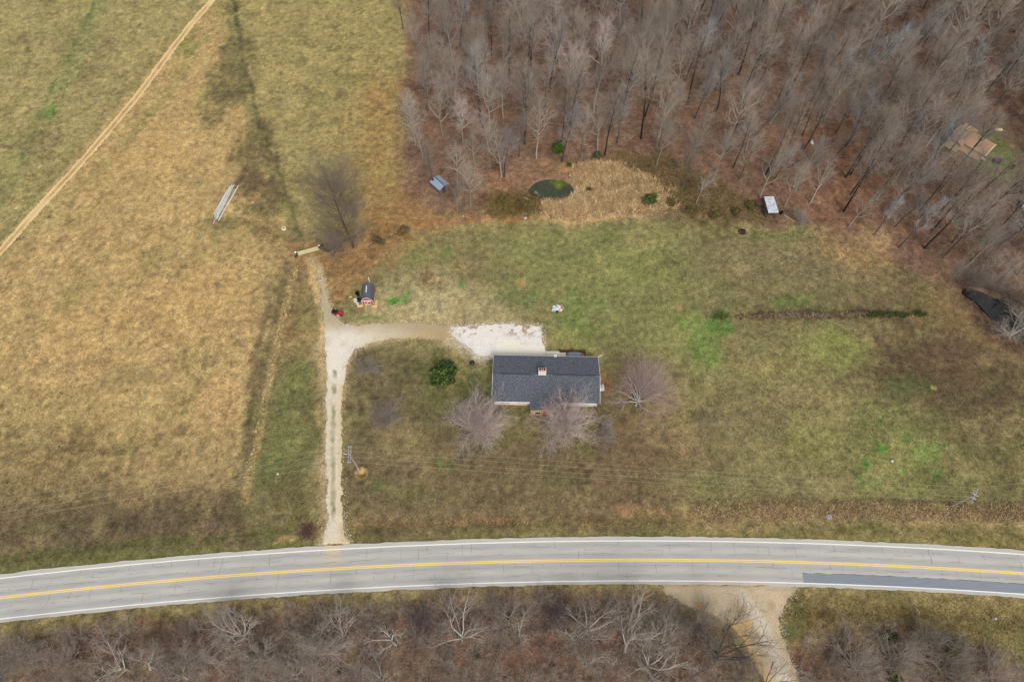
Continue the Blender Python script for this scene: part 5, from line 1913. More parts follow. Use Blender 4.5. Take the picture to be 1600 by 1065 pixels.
# charred heap near the lean-to
t = thing('burn_heap', 'round charred dark brown heap alone on the lawn near the lean-to', 'burn pile', at(1160, 362))
M_CHAR = mat('charred_wood', S(52, 42, 36), 0.95, 5.0, 0.4)
b = MB()
b.lathe([(0.95, -0.05), (0.85, 0.18), (0.5, 0.34), (0.1, 0.38)], (0, 0, 0), 13, 1, 0.85)
b.build('mound', M_CHAR, t)
for k in range(9):
    a = rg.uniform(0, 6.28)
    r = rg.uniform(.2, .8)
    c = (r * math.cos(a), r * math.sin(a), .3 + rg.uniform(-.05, .12))
    e = rg.uniform(0, 6.28)
    MB().tube((c[0] - .35 * math.cos(e), c[1] - .35 * math.sin(e), c[2]), (c[0] + .35 * math.cos(e), c[1] + .35 * math.sin(e), c[2] + rg.uniform(-.12, .12)), .06, .04, 6).build('stick', M_CHAR if k % 3 else mat('ash_wood', S(120, 104, 92), .95, 5, .3), t)

# ------------------------------------------------------------------ mini barn and what stands about it
bx, by, bz = at(575.5, 476)
BRZ = math.radians(2)
M_BARNR = mat('red_barn_siding', S(168, 84, 72), 0.8, 4.0, 0.14)
M_BARNW = mat('barn_trim', S(226, 206, 200), 0.7, 4.0, 0.08)
M_METALR = mat('dark_roof_shingle', S(88, 92, 100), 0.85, 5.0, 0.2)
barn = thing('mini_barn', 'small red gambrel barn shed with white trim and dark grey roof', 'shed', (bx, by, bz), BRZ)
bw, bl = 1.12, 3.6
prof = [(-bw, 0.05), (bw, 0.05), (bw, 1.55), (bw * .62, 2.3), (0, 2.75), (-bw * .62, 2.3), (-bw, 1.55)]
MB().prism(prof, 'y', 0, bl).build('wall', M_BARNR, barn)
rp = [(-bw - .1, 1.48), (-bw * .64, 2.36), (0, 2.84), (bw * .64, 2.36), (bw + .1, 1.48)]
for i in range(4):
    a, c = rp[i], rp[i + 1]
    nx_, nz_ = -(c[1] - a[1]), (c[0] - a[0])
    l = math.hypot(nx_, nz_)
    e = (nx_ / l * .06, nz_ / l * .06)
    b = MB().prism([a, c, (c[0] + e[0], c[1] + e[1]), (a[0] + e[0], a[1] + e[1])], 'y', -.08, bl + .08)
    b.build('roof_panel', M_METALR, barn)
MB().box((0, 1.9, 2.93), (.16, 1.55, .07)).build('ridge_light', M_WHITE, barn)
for (xa, za), (xb, zb) in (((-bw, .1), (-bw, 1.52)), ((bw, .1), (bw, 1.52)), ((-bw, 1.52), (-bw * .62, 2.28)), ((bw, 1.52), (bw * .62, 2.28)), ((-bw * .62, 2.28), (0, 2.72)), ((bw * .62, 2.28), (0, 2.72)), ((-bw, 1.55), (bw, 1.55))):
    b = MB()
    b.tube((xa, -.04, za), (xb, -.04, zb), .07, n=4)
    b.build('trim_board', M_BARNW, barn)
door = MB().box((0, -.03, .82), (1.25, .06, 1.42)).build('door', M_BARNR, barn)
for q in (((-.6, .12), (-.6, 1.5)), ((.6, .12), (.6, 1.5)), ((-.6, .12), (.6, .12)), ((-.6, 1.5), (.6, 1.5)), ((0, .12), (0, 1.5)), ((-.6, .12), (.6, 1.5))):
    MB().tube((q[0][0], -.08, q[0][1]), (q[1][0], -.08, q[1][1]), .06, n=4).build('trim_board', M_BARNW, door)


def junk(name, label, cat, px, py, fn, group=None):
    x, y, z = at(px, py)
    t = thing(name, label, cat, (x, y, z), 0, group)
    fn(t)
    return t


def bucket(m, r=.32, h=.7):
    def f(t):
        MB().lathe([(r * .85, 0), (r, h), (r * .9, h), (r * .75, .06)], (0, 0, 0), 14).build('body', m, t)
        MB().torus((0, 0, h), r, .025, 14, 6).build('rim', m, t)
    return f


junk('barrel', 'larger white barrel left of the mini barn', 'barrel', 556, 471.5, bucket(M_WHITE, .36, .75))
junk('bucket', 'smaller white bucket left of the mini barn door', 'bucket', 559, 476, bucket(M_WHITE, .24, .45))
junk('barrel', 'black barrel against the left wall of the mini barn', 'barrel', 559.5, 461, bucket(M_BLACK, .42, .9))
junk('barrel', 'dark drum behind the white barrel by the mini barn', 'barrel', 562, 470, bucket(mat('dark_drum', S(54, 46, 52), .6, 4, .2), .38, .8))


def ladder(a, c, w, m, rungs):
    def f(t):
        for s in (-1, 1):
            MB().tube((a[0] + s * w, a[1], a[2]), (c[0] + s * w, c[1], c[2]), .045, n=6).build('rail', m, t)
        for i in range(rungs):
            q = (i + .5) / rungs
            p = [a[j] * (1 - q) + c[j] * q for j in range(3)]
            MB().tube((p[0] - w, p[1], p[2]), (p[0] + w, p[1], p[2]), .03, n=5).build('rung', m, t)
    return f


junk('ladder', 'pale ladder lying along the right wall of the mini barn', 'ladder', 585, 466, ladder((-.75, 1.9, .55), (.62, -1.9, .12), .13, mat('pale_wood', S(206, 186, 150), .8, 4, .15), 9))
o = MB().tube((0, 0, 0), (-.55, 1.5, .75), .09, .07, n=8).build('pipe', M_WHITE, None, at(579.5, 446, .12))
tag(o, 'white pipe sticking out behind the mini barn roof', 'pipe')
junk('jug', 'white jug on the ground right of the mini barn roof', 'jug', 581.5, 450.5, lambda t: (MB().lathe([(.2, 0), (.24, .3), (.1, .5), (.08, .6)], (0, 0, .1), 12, 1, 1.5).build('body', M_WHITE, t), MB().lathe([(.09, 0), (.09, .06)], (0, 0, .7), 8).build('cap', M_STEEL, t)))
junk('jug', 'small white jug below the larger jug at the mini barn', 'jug', 582, 456.5, lambda t: (MB().lathe([(.16, 0), (.2, .25), (.09, .4), (.07, .48)], (0, 0, .1), 12).build('body', M_WHITE, t), MB().lathe([(.08, 0), (.08, .05)], (0, 0, .58), 8).build('cap', M_STEEL, t)))
for i, (px, py, dx, dy, lab) in enumerate(((585, 479, .5, .2, 'tan board leaning on the right front corner of the mini barn'), (588, 476, .2, 1.0, 'tan plank propped right of the mini barn front'), (563, 479, .55, .3, 'tan board on the ground left of the mini barn door'))):
    o = MB().slab([(-dx, -dy, .1), (dx, -dy + .15, .12), (dx, dy, .3), (-dx, dy - .12, .28)], .05).build('board', mat('tan_board', S(204, 172, 112), .85, 4, .2), None, at(px, py, .05))
    tag(o, lab, 'board')
o = MB().rock((0, 0, 0), .35, rg, .5).build('stone', M_RUB, None, at(542.5, 507.5))
tag(o, 'pale stone on the grass below the mower', 'stone')
o = MB().slab([(-.3, -.12, .06), (.3, -.1, .06), (.28, .14, .1), (-.28, .1, .08)], .05).build('board', mat('scrap_board', S(214, 190, 140), .85, 4, .2), None, at(547.5, 464))
tag(o, 'short pale scrap of board left of the mini barn', 'board')

# ------------------------------------------------------------------ riding mower
mx_, my_, mz_ = at(529, 491)
mow = thing('riding_mower', 'red riding mower with black seat beside the drive', 'mower', (mx_, my_, mz_), math.radians(-12))
M_RED = mat('red_paint', S(158, 44, 36), 0.45, 3.0, 0.12, spec=0.4)
MB().prism([(.15, .42), (.95, .40), (1.0, .62), (.85, .82), (.15, .86)], 'y', -.3, .3).build('hood', M_RED, mow)
MB().box((-.35, 0, .5), (1.0, .72, .3)).build('body', M_RED, mow)
MB().lathe([(.72, 0), (.74, .1), (.6, .2), (.2, .22)], (0.0, 0, .14), 16, .8, .95).build('mower_deck', M_RED, mow)
seat = MB().box((-.45, 0, .74), (.5, .52, .14)).build('seat', M_BLACK, mow)
MB().box((-.72, 0, 1.0), (.12, .52, .5)).build('backrest', M_BLACK, seat)
b = MB().torus((0, 0, 0), .19, .03, 14, 6)
sw = b.build('steering_wheel', M_BLACK, mow, (.02, 0, 1.1))
sw.rotation_euler = (0, math.radians(-30), 0)
MB().tube((.14, 0, .8), (.03, 0, 1.09), .03).build('steering_column', M_BLACK, mow)
for x, y, r, w in ((.7, .42, .22, .18), (.7, -.42, .22, .18), (-.5, .48, .32, .26), (-.5, -.48, .32, .26)):
    wh = MB().tube((x, y - w / 2, r), (x, y + w / 2, r), r, n=16).build('wheel', M_BLACK, mow)
    MB().tube((x, y - w / 2 - .01, r), (x, y + w / 2 + .01, r), r * .5, n=10).build('rim', M_WHITE, wh)
MB().box((-.1, -.52, .42), (1.1, .1, .08)).build('footboard', M_WHITE, mow)
MB().box((-1.05, .1, .62), (.45, .8, .6)).build('grass_bagger', M_BLACK, mow)

# ------------------------------------------------------------------ sheds
def wpos(px, py, z):
    x, y = G(px, py, z)
    return np.array([x, y])


# blue grey gable shed in the wood edge
c4 = [wpos(*q, 2.1) for q in ((684.9, 271.6), (699.9, 286), (688.6, 297.9), (672.2, 284.7))]
cen = sum(c4) / 4
e1 = (c4[1] - c4[0] + c4[2] - c4[3]) / 2     # along the eave towards lower right
e2 = (c4[0] - c4[3] + c4[1] - c4[2]) / 2
la, lb = np.linalg.norm(e1), np.linalg.norm(e2)
shed = thing('garden_shed', 'blue grey roofed shed at the edge of the woods', 'shed', (cen[0], cen[1], zg(*cen)), math.atan2(e1[1], e1[0]))
M_BLUER = mat('blue_grey_roof_tin', S(148, 162, 180), 0.55, 3.0, 0.18, col2=S(126, 138, 154), stretch=(1, 6, 1))
M_SHEDW = mat('weathered_boards', S(104, 100, 96), 0.9, 5.0, 0.25)
MB().prism([(-lb / 2 + .25, 0), (lb / 2 - .25, 0), (lb / 2 - .25, 1.95), (0, 2.5), (-lb / 2 + .25, 1.95)], 'x', -la / 2 + .2, la / 2 - .2).build('wall', M_SHEDW, shed)
for s in (-1, 1):
    rr = MB().slab([(-la / 2, s * lb / 2, 1.95), (la / 2, s * lb / 2, 1.95), (la / 2, 0.0 + s * .01, 2.62), (-la / 2, 0.0 + s * .01, 2.62)][::s], .06).build('roof', M_BLUER, shed)
    b = MB()
    k = -la / 2 + .25
    while k < la / 2:
        b.tube((k, s * lb / 2, 1.97), (k, s * .03, 2.64), .03, n=4)
        k += .5
    b.build('roof_ribs', M_BLUER, rr)
MB().box((0, 0, 2.65), (la, .16, .06)).build('ridge_cap', M_RIDGE, shed)
MB().box((la / 2 - .16, -.1, 1.0), (.06, .9, 1.8)).build('door', M_WOODD, shed)
MB().box((-la / 2 + .3, -lb / 4, 2.42), (.34, .4, .1)).build('roof_hatch', M_BLACK, shed)

# lean-to with a white metal roof
c4 = [wpos(*q, 2.3) for q in ((1194.5, 305.5), (1210, 305.5), (1217, 330.4), (1201, 330.8))]
cen = sum(c4) / 4
e1 = (c4[1] - c4[0] + c4[2] - c4[3]) / 2
e2 = (c4[0] - c4[3] + c4[1] - c4[2]) / 2
la, lb = np.linalg.norm(e1), np.linalg.norm(e2)
lean_to = thing('lean_to', 'small open lean-to with a white metal roof beside the fallen log', 'shed', (cen[0], cen[1], zg(*cen)), math.atan2(e2[1], e2[0]) - math.pi / 2)
M_WTIN = mat('whitewashed_tin', S(214, 218, 228), 0.5, 2.5, 0.10, col2=S(158, 164, 174), detail=3)
rf = MB().slab([(-la / 2, -lb / 2, 2.3), (la / 2, -lb / 2, 2.3), (la / 2, lb / 2, 2.1), (-la / 2, lb / 2, 2.1)], .08).build('roof', M_WTIN, lean_to)
for i in range(9):
    yy = -lb / 2 + (i + .5) * lb / 9
    zz = 2.3 - .2 * (yy + lb / 2) / lb
    MB().box((0, yy, zz + .025), (la, .05, .04)).build('roof_rib', M_WTIN, rf)
MB().box((0, -lb / 2 - .03, 2.18), (la, .05, .2)).build('fascia', mat('fascia_tin', S(206, 212, 206), .6, 3, .1), lean_to)
for x, y in ((-1, -1), (1, -1), (1, 1), (-1, 1)):
    MB().box((x * (la / 2 - .12), y * (lb / 2 - .15), 1.05), (.12, .12, 2.1)).build('post', M_WOODD, lean_to)
MB().box((-la / 2 + .06, .2, 1.0), (.06, lb - .8, 2.0)).build('wall', M_SHEDW, lean_to)
MB().box((.06, lb / 2 - .06, 1.0), (la - .2, .06, 1.95)).build('wall', M_SHEDW, lean_to)
junk('barrel', 'dark drum standing at the right corner of the lean-to', 'barrel', 1220, 334, bucket(M_BLACK, .35, .8))
junk('crate', 'dark weathered crate left of the lean-to', 'crate', 1185, 320, lambda t: (MB().box((0, 0, .45), (1.5, 1.3, .9)).build('body', mat('dark_crate', S(66, 62, 62), .8, 4, .25), t), MB().box((0, 0, .93), (1.6, 1.4, .06)).build('lid', M_WOODD, t)))


def log(name, label, a, c, r, col, cat='log', z0=.15, z1=.15):
    p, q = at(*a, z0), at(*c, z1)
    t = thing(name, label, cat, p)
    T = []
    L = math.dist(p, q)
    d = norm([q[i] - p[i] for i in range(3)])
    sp = dict(levels=3, nseg=(7, 3, 2), wob=(.03, .15, .2), trop=(0, .02, .02), taper=(.35, .3, .4), nch=(5, 3), t0=(.35, .3), ang=(.7, .6), len=(L * .22, .5), rad=(r, r * .4, r * .2), shape=lambda t: 1.1 - .4 * t)
    rg_ = random.Random(int(a[0] * 7 + a[1]))
    grow(T, rg_, (0, 0, 0), d, L, r, 0, sp)
    m = [one_mesh(name + '_stem', [([s for s in T if s[4] == 0], 7, S(*col))]), one_mesh(name + '_limbs', [([s for s in T if s[4] > 0], 4, S(*col))])]
    obj('stem', m[0], M_BARK, t)
    obj('limbs', m[1], M_TWIG, t)
    return t


log('fallen_log', 'pale fallen log on the ground right of the lean-to', (1225, 336), (1262, 354), .13, (196, 170, 146))
log('fallen_log', 'dark fallen branch above the pale log by the lean-to', (1222, 332), (1242, 324), .1, (88, 72, 60))
log('fallen_log', 'long dark leaning trunk above the lean-to', (1232, 262), (1275, 238), .16, (74, 64, 56), z1=1.5)
log('fallen_log', 'dark fallen trunk in the woods left of the white chair', (1222, 265), (1180, 250), .12, (84, 66, 56))
log('fallen_log', 'pale fallen trunk in the woods above the blue grey shed', (712, 268), (738, 285), .12, (176, 160, 142), z0=.6)
log('fallen_log', 'low fallen branch behind the shrub line left of the pond', (855, 195), (905, 200), .1, (84, 64, 54))
log('fallen_log', 'brown fallen branches along the leaf strewn line by the gate', (575, 386), (626, 366), .08, (96, 74, 58))
log('fallen_log', 'pale driftlike log across the dark creek', (1546, 487), (1568, 462), .12, (40, 36, 34), z0=.0, z1=.1)
log('fallen_log', 'small pale branch lying on the left bank of the pond', (819, 309), (828, 314), .09, (196, 186, 170))
log('fallen_log', 'pale crooked branch lying in the lower corner of the hay field', (355, 758), (388, 756), .08, (170, 152, 132))
log('fallen_log', 'light stick lying on the grass right of the utility pole', (567, 705), (573, 698), .05, (196, 176, 136))

# ------------------------------------------------------------------ long pipes in the hay field
M_PIPE = mat('pale_painted_steel', S(206, 208, 206), 0.5, 2.0, 0.1, rand=0.12)
PIPES = [((373, 291), (342, 345), .12, 'long pale pipe, rightmost and separate in the field stack', .2), ((366, 289.5), (339, 343), .13, 'long pale pipe second from the right in the field stack', .2), ((363, 289), (338, 341), .12, 'long pale pipe in the middle of the field stack', .22),
         ((359.5, 292), (335.5, 340), .12, 'long pale pipe second from the left in the field stack', .2), ((354, 301), (335, 335), .12, 'shorter pale pipe on the left of the field stack', .18), ((364, 291), (339, 341.5), .13, 'long grey pipe lying on top of the field stack', .5),
         ((338, 340), (333.5, 350), .08, 'thin pale pipe poking out of the lower end of the field stack', .12)]
for a, c, r, lab, z in PIPES:
    p, q = at(*a, z), at(*c, z)
    t = thing('pipe', lab, 'pipe', p, 0, 'long pipes stacked in the hay field')
    d = [q[i] - p[i] for i in range(3)]
    MB().tube((0, 0, 0), d, r, n=10, cap=False).build('barrel', M_PIPE, t)
    u = norm(d)
    MB().tube((0, 0, 0), [u[i] * .25 for i in range(3)], r * 1.12, n=10).build('flange', M_STEEL, t)
for i, f in enumerate((.08, .9)):
    a = np.array(G(368, 290)) * (1 - f) + np.array(G(338, 342)) * f
    o = MB().box((0, 0, .04), (2.2, .2, .16), rz=.35).build('timber_bearer', M_WOODD, None, (a[0], a[1], zg(*a)))
    tag(o, ('dark timber bearer under the upper end of the field pipes', 'dark timber bearer under the lower end of the field pipes')[i], 'timber')
t = thing('well_cap', 'round pale concrete lid in the grass near the gate', 'concrete lid', at(443.5, 357.5))
MB().lathe([(.5, -.05), (.5, .2), (.42, .26)], (0, 0, 0), 18).build('ring', M_CONC, t)
MB().lathe([(.3, 0), (.28, .04)], (0, 0, .26), 14).build('lid', M_RUBR, t)

# ------------------------------------------------------------------ gate and fences
ga, gb = at(467, 399.5), at(499, 391)
gl = math.dist(ga, gb)
M_GATE = mat('cream_gate_paint', S(206, 198, 152), 0.6, 3.0, 0.1)
gate = thing('cattle_gate', 'long cream cattle gate across the lane to the hay field', 'gate', ga, math.atan2(gb[1] - ga[1], gb[0] - ga[0]))
for k in range(6):
    MB().box((gl / 2, 0, .28 + k * .2), (gl, .05, .13)).build('rail', M_GATE, gate)
for x in (.06, gl * .25, gl * .5, gl * .75, gl - .06):
    MB().box((x, .035, .78), (.09, .04, 1.2)).build('upright', M_GATE, gate)
MB().box((gl / 2, 0.0, 1.34), (gl, .22, .05)).build('top_rail', M_GATE, gate)


def post(px, py, h, label, m, cap=None, r=.1):
    t = thing('gate_post', label, 'post', at(px, py), 0)
    MB().tube((0, 0, -.1), (0, 0, h), r, n=8).build('shaft', m, t)
    if cap:
        MB().lathe([(r * 1.5, 0), (r * 1.7, .1), (r * .8, .22)], (0, 0, h), 10).build('cap', cap, t)


post(464.5, 400.5, 1.5, 'white capped post at the left end of the cattle gate', M_WOODD, M_WHITE, .14)
post(501, 390, 1.5, 'white capped post at the right end of the cattle gate', M_WOODD, M_WHITE, .12)
post(462, 403, 1.3, 'brown brace post just left of the gate', M_WOODD, None, .1)


M_RUSTW = mat('rusty_wire', S(120, 108, 96), 0.8, 3.0, 0.2)


def wire_fence(name, label, pts, spacing, h, wires, post_r=.045, m_post=None):
    P = [at(*p) for p in pts]
    t = thing(name, label, 'fence', P[0])
    seg = [0.0]
    for i in range(len(P) - 1):
        seg.append(seg[-1] + math.dist(P[i][:2], P[i + 1][:2]))
    W = np.array(P)
    n = int(seg[-1] / spacing)
    Q = []
    pm = MB().tube((0, 0, -.1), (0, 0, h), post_r, n=6).mesh('fence_post')
    for i in range(n + 1):
        s = seg[-1] * i / n
        x, y = np.interp(s, seg, W[:, 0]), np.interp(s, seg, W[:, 1])
        z = zg(x, y)
        Q.append((x - P[0][0], y - P[0][1], z - P[0][2]))
        o = obj('post', pm, m_post or M_WOODD, t, Q[-1])
        o.rotation_euler = (rnd.uniform(-.05, .05), rnd.uniform(-.05, .05), 0)
    for k in range(wires):
        b = MB()
        zz = h * (.3 + .62 * k / max(1, wires - 1))
        for i in range(n):
            b.tube((Q[i][0], Q[i][1], Q[i][2] + zz), (Q[i + 1][0], Q[i + 1][1], Q[i + 1][2] + zz), .004, n=4, cap=False)
        b.build('wire', M_RUSTW, t)
    return t


wire_fence('wire_fence', 'wire fence with dark posts between the lawn and the tall roadside grass', [(1074, 781), (1300, 782), (1500, 786), (1640, 790)], 3.6, 1.2, 4)
wire_fence('wire_fence', 'thin wire fence along the edge of the hay field', [(463, 403), (440, 510), (418, 610), (395, 730), (384, 785)], 4.5, 1.15, 4)
wire_fence('wire_fence', 'short wire fence from the gate toward the woods', [(503, 389), (545, 388), (590, 380), (634, 362)], 3.5, 1.1, 3)

# ------------------------------------------------------------------ utility poles and wires
M_POLE = mat('weathered_pole', S(164, 152, 136), 0.9, 3.0, 0.15, stretch=(3, 3, .4))
M_WIRE = mat('cable', S(150, 142, 116), 0.6, 2.0, 0.05)
M_INS = mat('insulator', S(184, 188, 196), 0.3, 2.0, 0.05)


def utility_pole(px, py, H, label, rz, arms=2, al=2.4):
    t = thing('utility_pole', label, 'utility pole', at(px, py), rz)
    MB().tube((0, 0, -.3), (0, 0, H), .15, .11, n=10).build('pole', M_POLE, t)
    out = []
    for s in ((-.2, .2) if arms == 2 else (0.14,)):
        MB().box((s, 0, H - .35), (.12, al, .14)).build('crossarm', mat('crossarm_grey', S(150, 150, 158), .8, 3, .1), t)
    for yy in (-al * .46, -al * .17, al * .17, al * .46):
        for s in ((-.2, .2) if arms == 2 else (.14,)):
            MB().lathe([(.04, 0), (.075, .06), (.04, .12), (.075, .17), (.03, .24)], (s, yy, H - .28), 8).build('insulator', M_INS, t)
        out.append((0, yy, H - .02))
    for yy in (-al * .46, al * .46):
        if arms == 2:
            MB().box((0, yy, H - .26), (.52, .07, .06)).build('spacer', M_INS, t)
    p = at(px, py)
    return t, [(p[0] + o[0] * math.cos(rz) - o[1] * math.sin(rz), p[1] + o[0] * math.sin(rz) + o[1] * math.cos(rz), p[2] + o[2]) for o in out], p


pole1, w1, p1 = utility_pole(563.5, 737, 9.9, 'weathered utility pole with a double crossarm by the drive', math.radians(4), 2, 3.0)
MB().box((-.75, .2, 9.35), (.5, .1, .1)).build('bracket', M_INS, pole1)
pole2, w2, p2 = utility_pole(1486, 790, 7.0, 'weathered utility pole with crossarms at the tall grass right', math.radians(-38), 1, 3.2)
for dy, dz in ((-.6, .55), (.0, .8)):
    MB().box((.1, dy, 6.3 + dz), (.9, .1, .1)).build('bracket', M_INS, pole2)


def wire(name, label, a, c, sag, r=.02):
    b = MB()
    n = 22
    prev = None
    for i in range(n + 1):
        f = i / n
        p = tuple(a[j] * (1 - f) + c[j] * f - (4 * sag * f * (1 - f) if j == 2 else 0) for j in range(3))
        if prev:
            b.tube(prev, p, r, n=4, cap=False)
        prev = p
    o = b.build(name, M_WIRE)
    tag(o, label, 'wire', 'overhead wires')


WL = ['overhead wire nearest the road, from drive pole to right pole', 'second overhead wire from the road, drive pole to right pole', 'third overhead wire from the road, drive pole to right pole', 'overhead wire farthest from the road, drive pole to right pole']
for i in range(4):
    wire('power_line', WL[i], w1[i], w2[i], .7)
LEFT = [(0, 812), (0, 801), (0, 790), (0, 779)]
LLB = ['lowest overhead wire running left from the drive pole', 'second lowest overhead wire running left from the drive pole', 'second highest overhead wire running left from the drive pole', 'highest overhead wire running left from the drive pole']
for i in range(4):
    x, y = G(LEFT[i][0], LEFT[i][1], 8.5)
    d = (x - w1[i][0], y - w1[i][1])
    wire('power_line', LLB[i], w1[i], (w1[i][0] + d[0] * 1.6, w1[i][1] + d[1] * 1.6, 9.4), .9)
x, y = G(1600, 754, 6.5)
wire('power_line', 'single wire running up right from the right hand pole', w2[3], (w2[3][0] + 2 * (x - w2[3][0]), w2[3][1] + 2 * (y - w2[3][1]), 6.6), .2, .018)
a = (p1[0], p1[1], p1[2] + 8.8)
wire('service_line', 'thin service wire running from the drive pole up to the house corner', a, on_house(-HL + .3, -HD + .4, 2.9), .5, .010)
o = MB().tube((0, 0, 0), (p2[0] * 0 + 2.2, 1.4, 0.0), .02, n=4)

# ------------------------------------------------------------------ small things
def small(name, label, cat, px, py, b, m, dz=0.0, group=None):
    o = b.build(name, m, None, at(px, py, dz))
    return tag(o, label, cat, group)


# white plastic chair in the wood
t = thing('plastic_chair', 'white plastic chair standing alone among the woods', 'chair', at(1268, 226), .5)
MB().box((0, 0, .45), (.6, .6, .06)).build('seat', M_WHITE, t)
MB().box((0, .3, .8), (.6, .06, .7)).build('backrest', M_WHITE, t)
for x in (-.26, .26):
    for y in (-.26, .26):
        MB().box((x, y, .21), (.06, .06, .42)).build('leg', M_WHITE, t)
    MB().box((x * 1.1, 0, .68), (.07, .56, .05)).build('armrest', M_WHITE, t)
small('stone', 'round grey boulder in the roadside grass below the fence', 'boulder', 1296, 806, MB().rock((0, 0, 0), .6, rg, .5), mat('grey_boulder', S(140, 144, 150), .9, 3, .2))
small('stone', 'white stone at the foot of the bank below the pond', 'stone', 821, 341, MB().rock((0, 0, 0), .4, rg, .5), M_RUB)
small('stone', 'small white stone below the shed trees', 'stone', 724, 338, MB().rock((0, 0, 0), .25, rg, .6), M_RUB)
small('stone', 'white stone on the lawn in the green patches lower right', 'stone', 1394, 720, MB().rock((0, 0, 0), .28, rg, .6), M_RUB)
small('stone', 'white stone in the grass strip left of the drive', 'stone', 434, 740, MB().rock((0, 0, 0), .24, rg, .6), M_RUB)
small('stone', 'tan flat stone in the hay field left of the fence', 'stone', 407, 491, MB().rock((0, 0, 0), .45, rg, .35), M_RUBR)
small('stone', 'tan stone on the lawn above the rubble heap', 'stone', 818, 446, MB().rock((0, 0, 0), .35, rg, .5), M_RUBR)
small('stone', 'pale stone on the brown patch left of the lawn', 'stone', 676, 434, MB().rock((0, 0, 0), .35, rg, .4), M_RUBR)
t = thing('roadside_marker', 'short white marker post in the grass lower right', 'marker post', at(1552.5, 967), .3)
MB().box((0, 0, .45), (.28, .2, 1.0), tilt=0).build('post', M_WHITE, t)
MB().box((0, 0, .99), (.36, .28, .08)).build('cap', M_STEEL, t)
small('stick', 'pale stick lying on the south bank right of centre', 'stick', 1435, 953, MB().tube((-.25, .45, .08), (.25, -.45, .05), .05, .035), mat('pale_stick', S(208, 196, 150), .9, 3, .1))
t = thing('old_tyre', 'dark old tyre half hidden in the thicket south of the road', 'tyre', at(862, 1038))
MB().torus((0, 0, .1), .32, .12, 18, 8).build('tread', M_BLACK, t)
MB().lathe([(.2, 0), (.18, .04)], (0, 0, .06), 12).build('hub', mat('rust', S(120, 70, 50), .9, 6, .2), t)
ci = 0
for px, py, lab in ((627, 252, ''), ):
    pass
# pale rocks edging the gravel side road
for i, (px, py, lab) in enumerate(((1222, 966, 'lowest'), (1221, 945, ''), (1228, 955, ''), (1232, 940, ''), (1238, 958, ''), (1225, 985, ''), (1229, 935, ''), (1246, 933, ''), (1220, 955, ''), (1232, 990, ''))):
    small('stone', 'pale stone in the weeds edging the gravel side road', 'stone', px, py, MB().rock((0, 0, 0), rg.uniform(.08, .18), rg, .5), bpy.data.materials['grey_boulder'], 0, 'stones edging the gravel side road')
# tan stones along the field edge
for i in range(26):
    f = i / 25
    q = np.interp(f, [0, .3, .6, .85, 1], [452, 440, 418, 400, 393]), np.interp(f, [0, .3, .6, .85, 1], [450, 510, 610, 690, 730])
    small('stone', 'pale tan stone among tussocks along the hay field edge', 'stone', q[0] + rg.uniform(-4, 4), q[1] + rg.uniform(-4, 4), MB().rock((0, 0, 0), rg.uniform(.14, .3), rg, .5), mat('tan_stone', S(200, 174, 122), .9, 4, .15) if i == 0 else bpy.data.materials['tan_stone'], 0, 'stones along the hay field edge')

# ------------------------------------------------------------------ house in the woods, far right
fx, fy = G(1525, 215, 3.0)
fh = thing('woodland_house', 'brown roofed house with cream walls half hidden in the woods', 'house', (fx, fy, 0), math.radians(-47))
fh.scale = (.78, .78, .85)
M_BROWNR = mat('brown_shingles', S(164, 132, 106), 0.9, 5.0, 0.16)
M_CREAM = mat('cream_siding', S(206, 182, 138), 0.8, 4.0, 0.1)
fl, fw, fe, fr_ = 5.4, 3.3, 2.6, 4.4
MB().prism([(-fw + .3, 0), (fw - .3, 0), (fw - .3, fe), (0, fr_ - .2), (-fw + .3, fe)], 'x', -fl + .3, fl - .3).build('wall', M_CREAM, fh)
for s in (-1, 1):
    MB().slab([(-fl, s * fw, fe - .05), (fl, s * fw, fe - .05), (fl, 0, fr_), (-fl, 0, fr_)][::-s if s > 0 else 1], .14).build('roof', M_BROWNR, fh)
for s in (-1, 1):
    MB().slab([(fl + .0, s * fw, fe - .02), (fl + .25, s * fw, fe - .02), (fl + .25, 0, fr_ + .04), (fl + .0, 0, fr_ + .04)], .22).build('bargeboard', mat('cream_trim', S(226, 204, 150), .7, 4, .06), fh)
MB().box((0, 0, fr_ + .02), (2 * fl, .2, .07)).build('ridge_cap', M_CREAM, fh)
wing = MB().prism([(-5.4, fe - .2), (-1.2, fe - .2), (-3.3, fe + .9)], 'y', -fw - 1.6, 0)
wing.build('wing_roof', M_BROWNR, fh)
MB().box((-3.3, -fw - .6, 1.2), (3.8, 1.7, 2.4)).build('wing_wall', M_CREAM, fh)
MB().slab([(-5.2, fw - .2, 2.5), (-1.0, fw - .2, 2.5), (-1.0, fw + 2.0, 2.25), (-5.2, fw + 2.0, 2.25)][::-1], .1).build('porch_roof', mat('tan_porch_roof', S(184, 152, 112), .8, 3, .1), fh)
for x in (-5.0, -1.2):
    MB().box((x, fw + 1.85, 1.1), (.14, .14, 2.2)).build('porch_post', M_CREAM, fh)
for y in (-1.5, 1.5):
    w = MB().box((fl - .27, y, 1.4), (.08, 1.1, 1.1)).build('window', M_TRIM, fh)
    MB().box((fl - .21, y, 1.4), (.03, .94, .94)).build('pane', M_GLASS, w)


def grill(t):
    MB().lathe([(.1, .5), (.4, .7), (.45, .95), (.3, 1.15), (.05, 1.22)], (0, 0, 0), 14).build('kettle', M_BLACK, t)
    for a in (0, 2.1, 4.2):
        MB().tube((.3 * math.cos(a), .3 * math.sin(a), .7), (.5 * math.cos(a), .5 * math.sin(a), 0), .03).build('leg', M_BLACK, t)


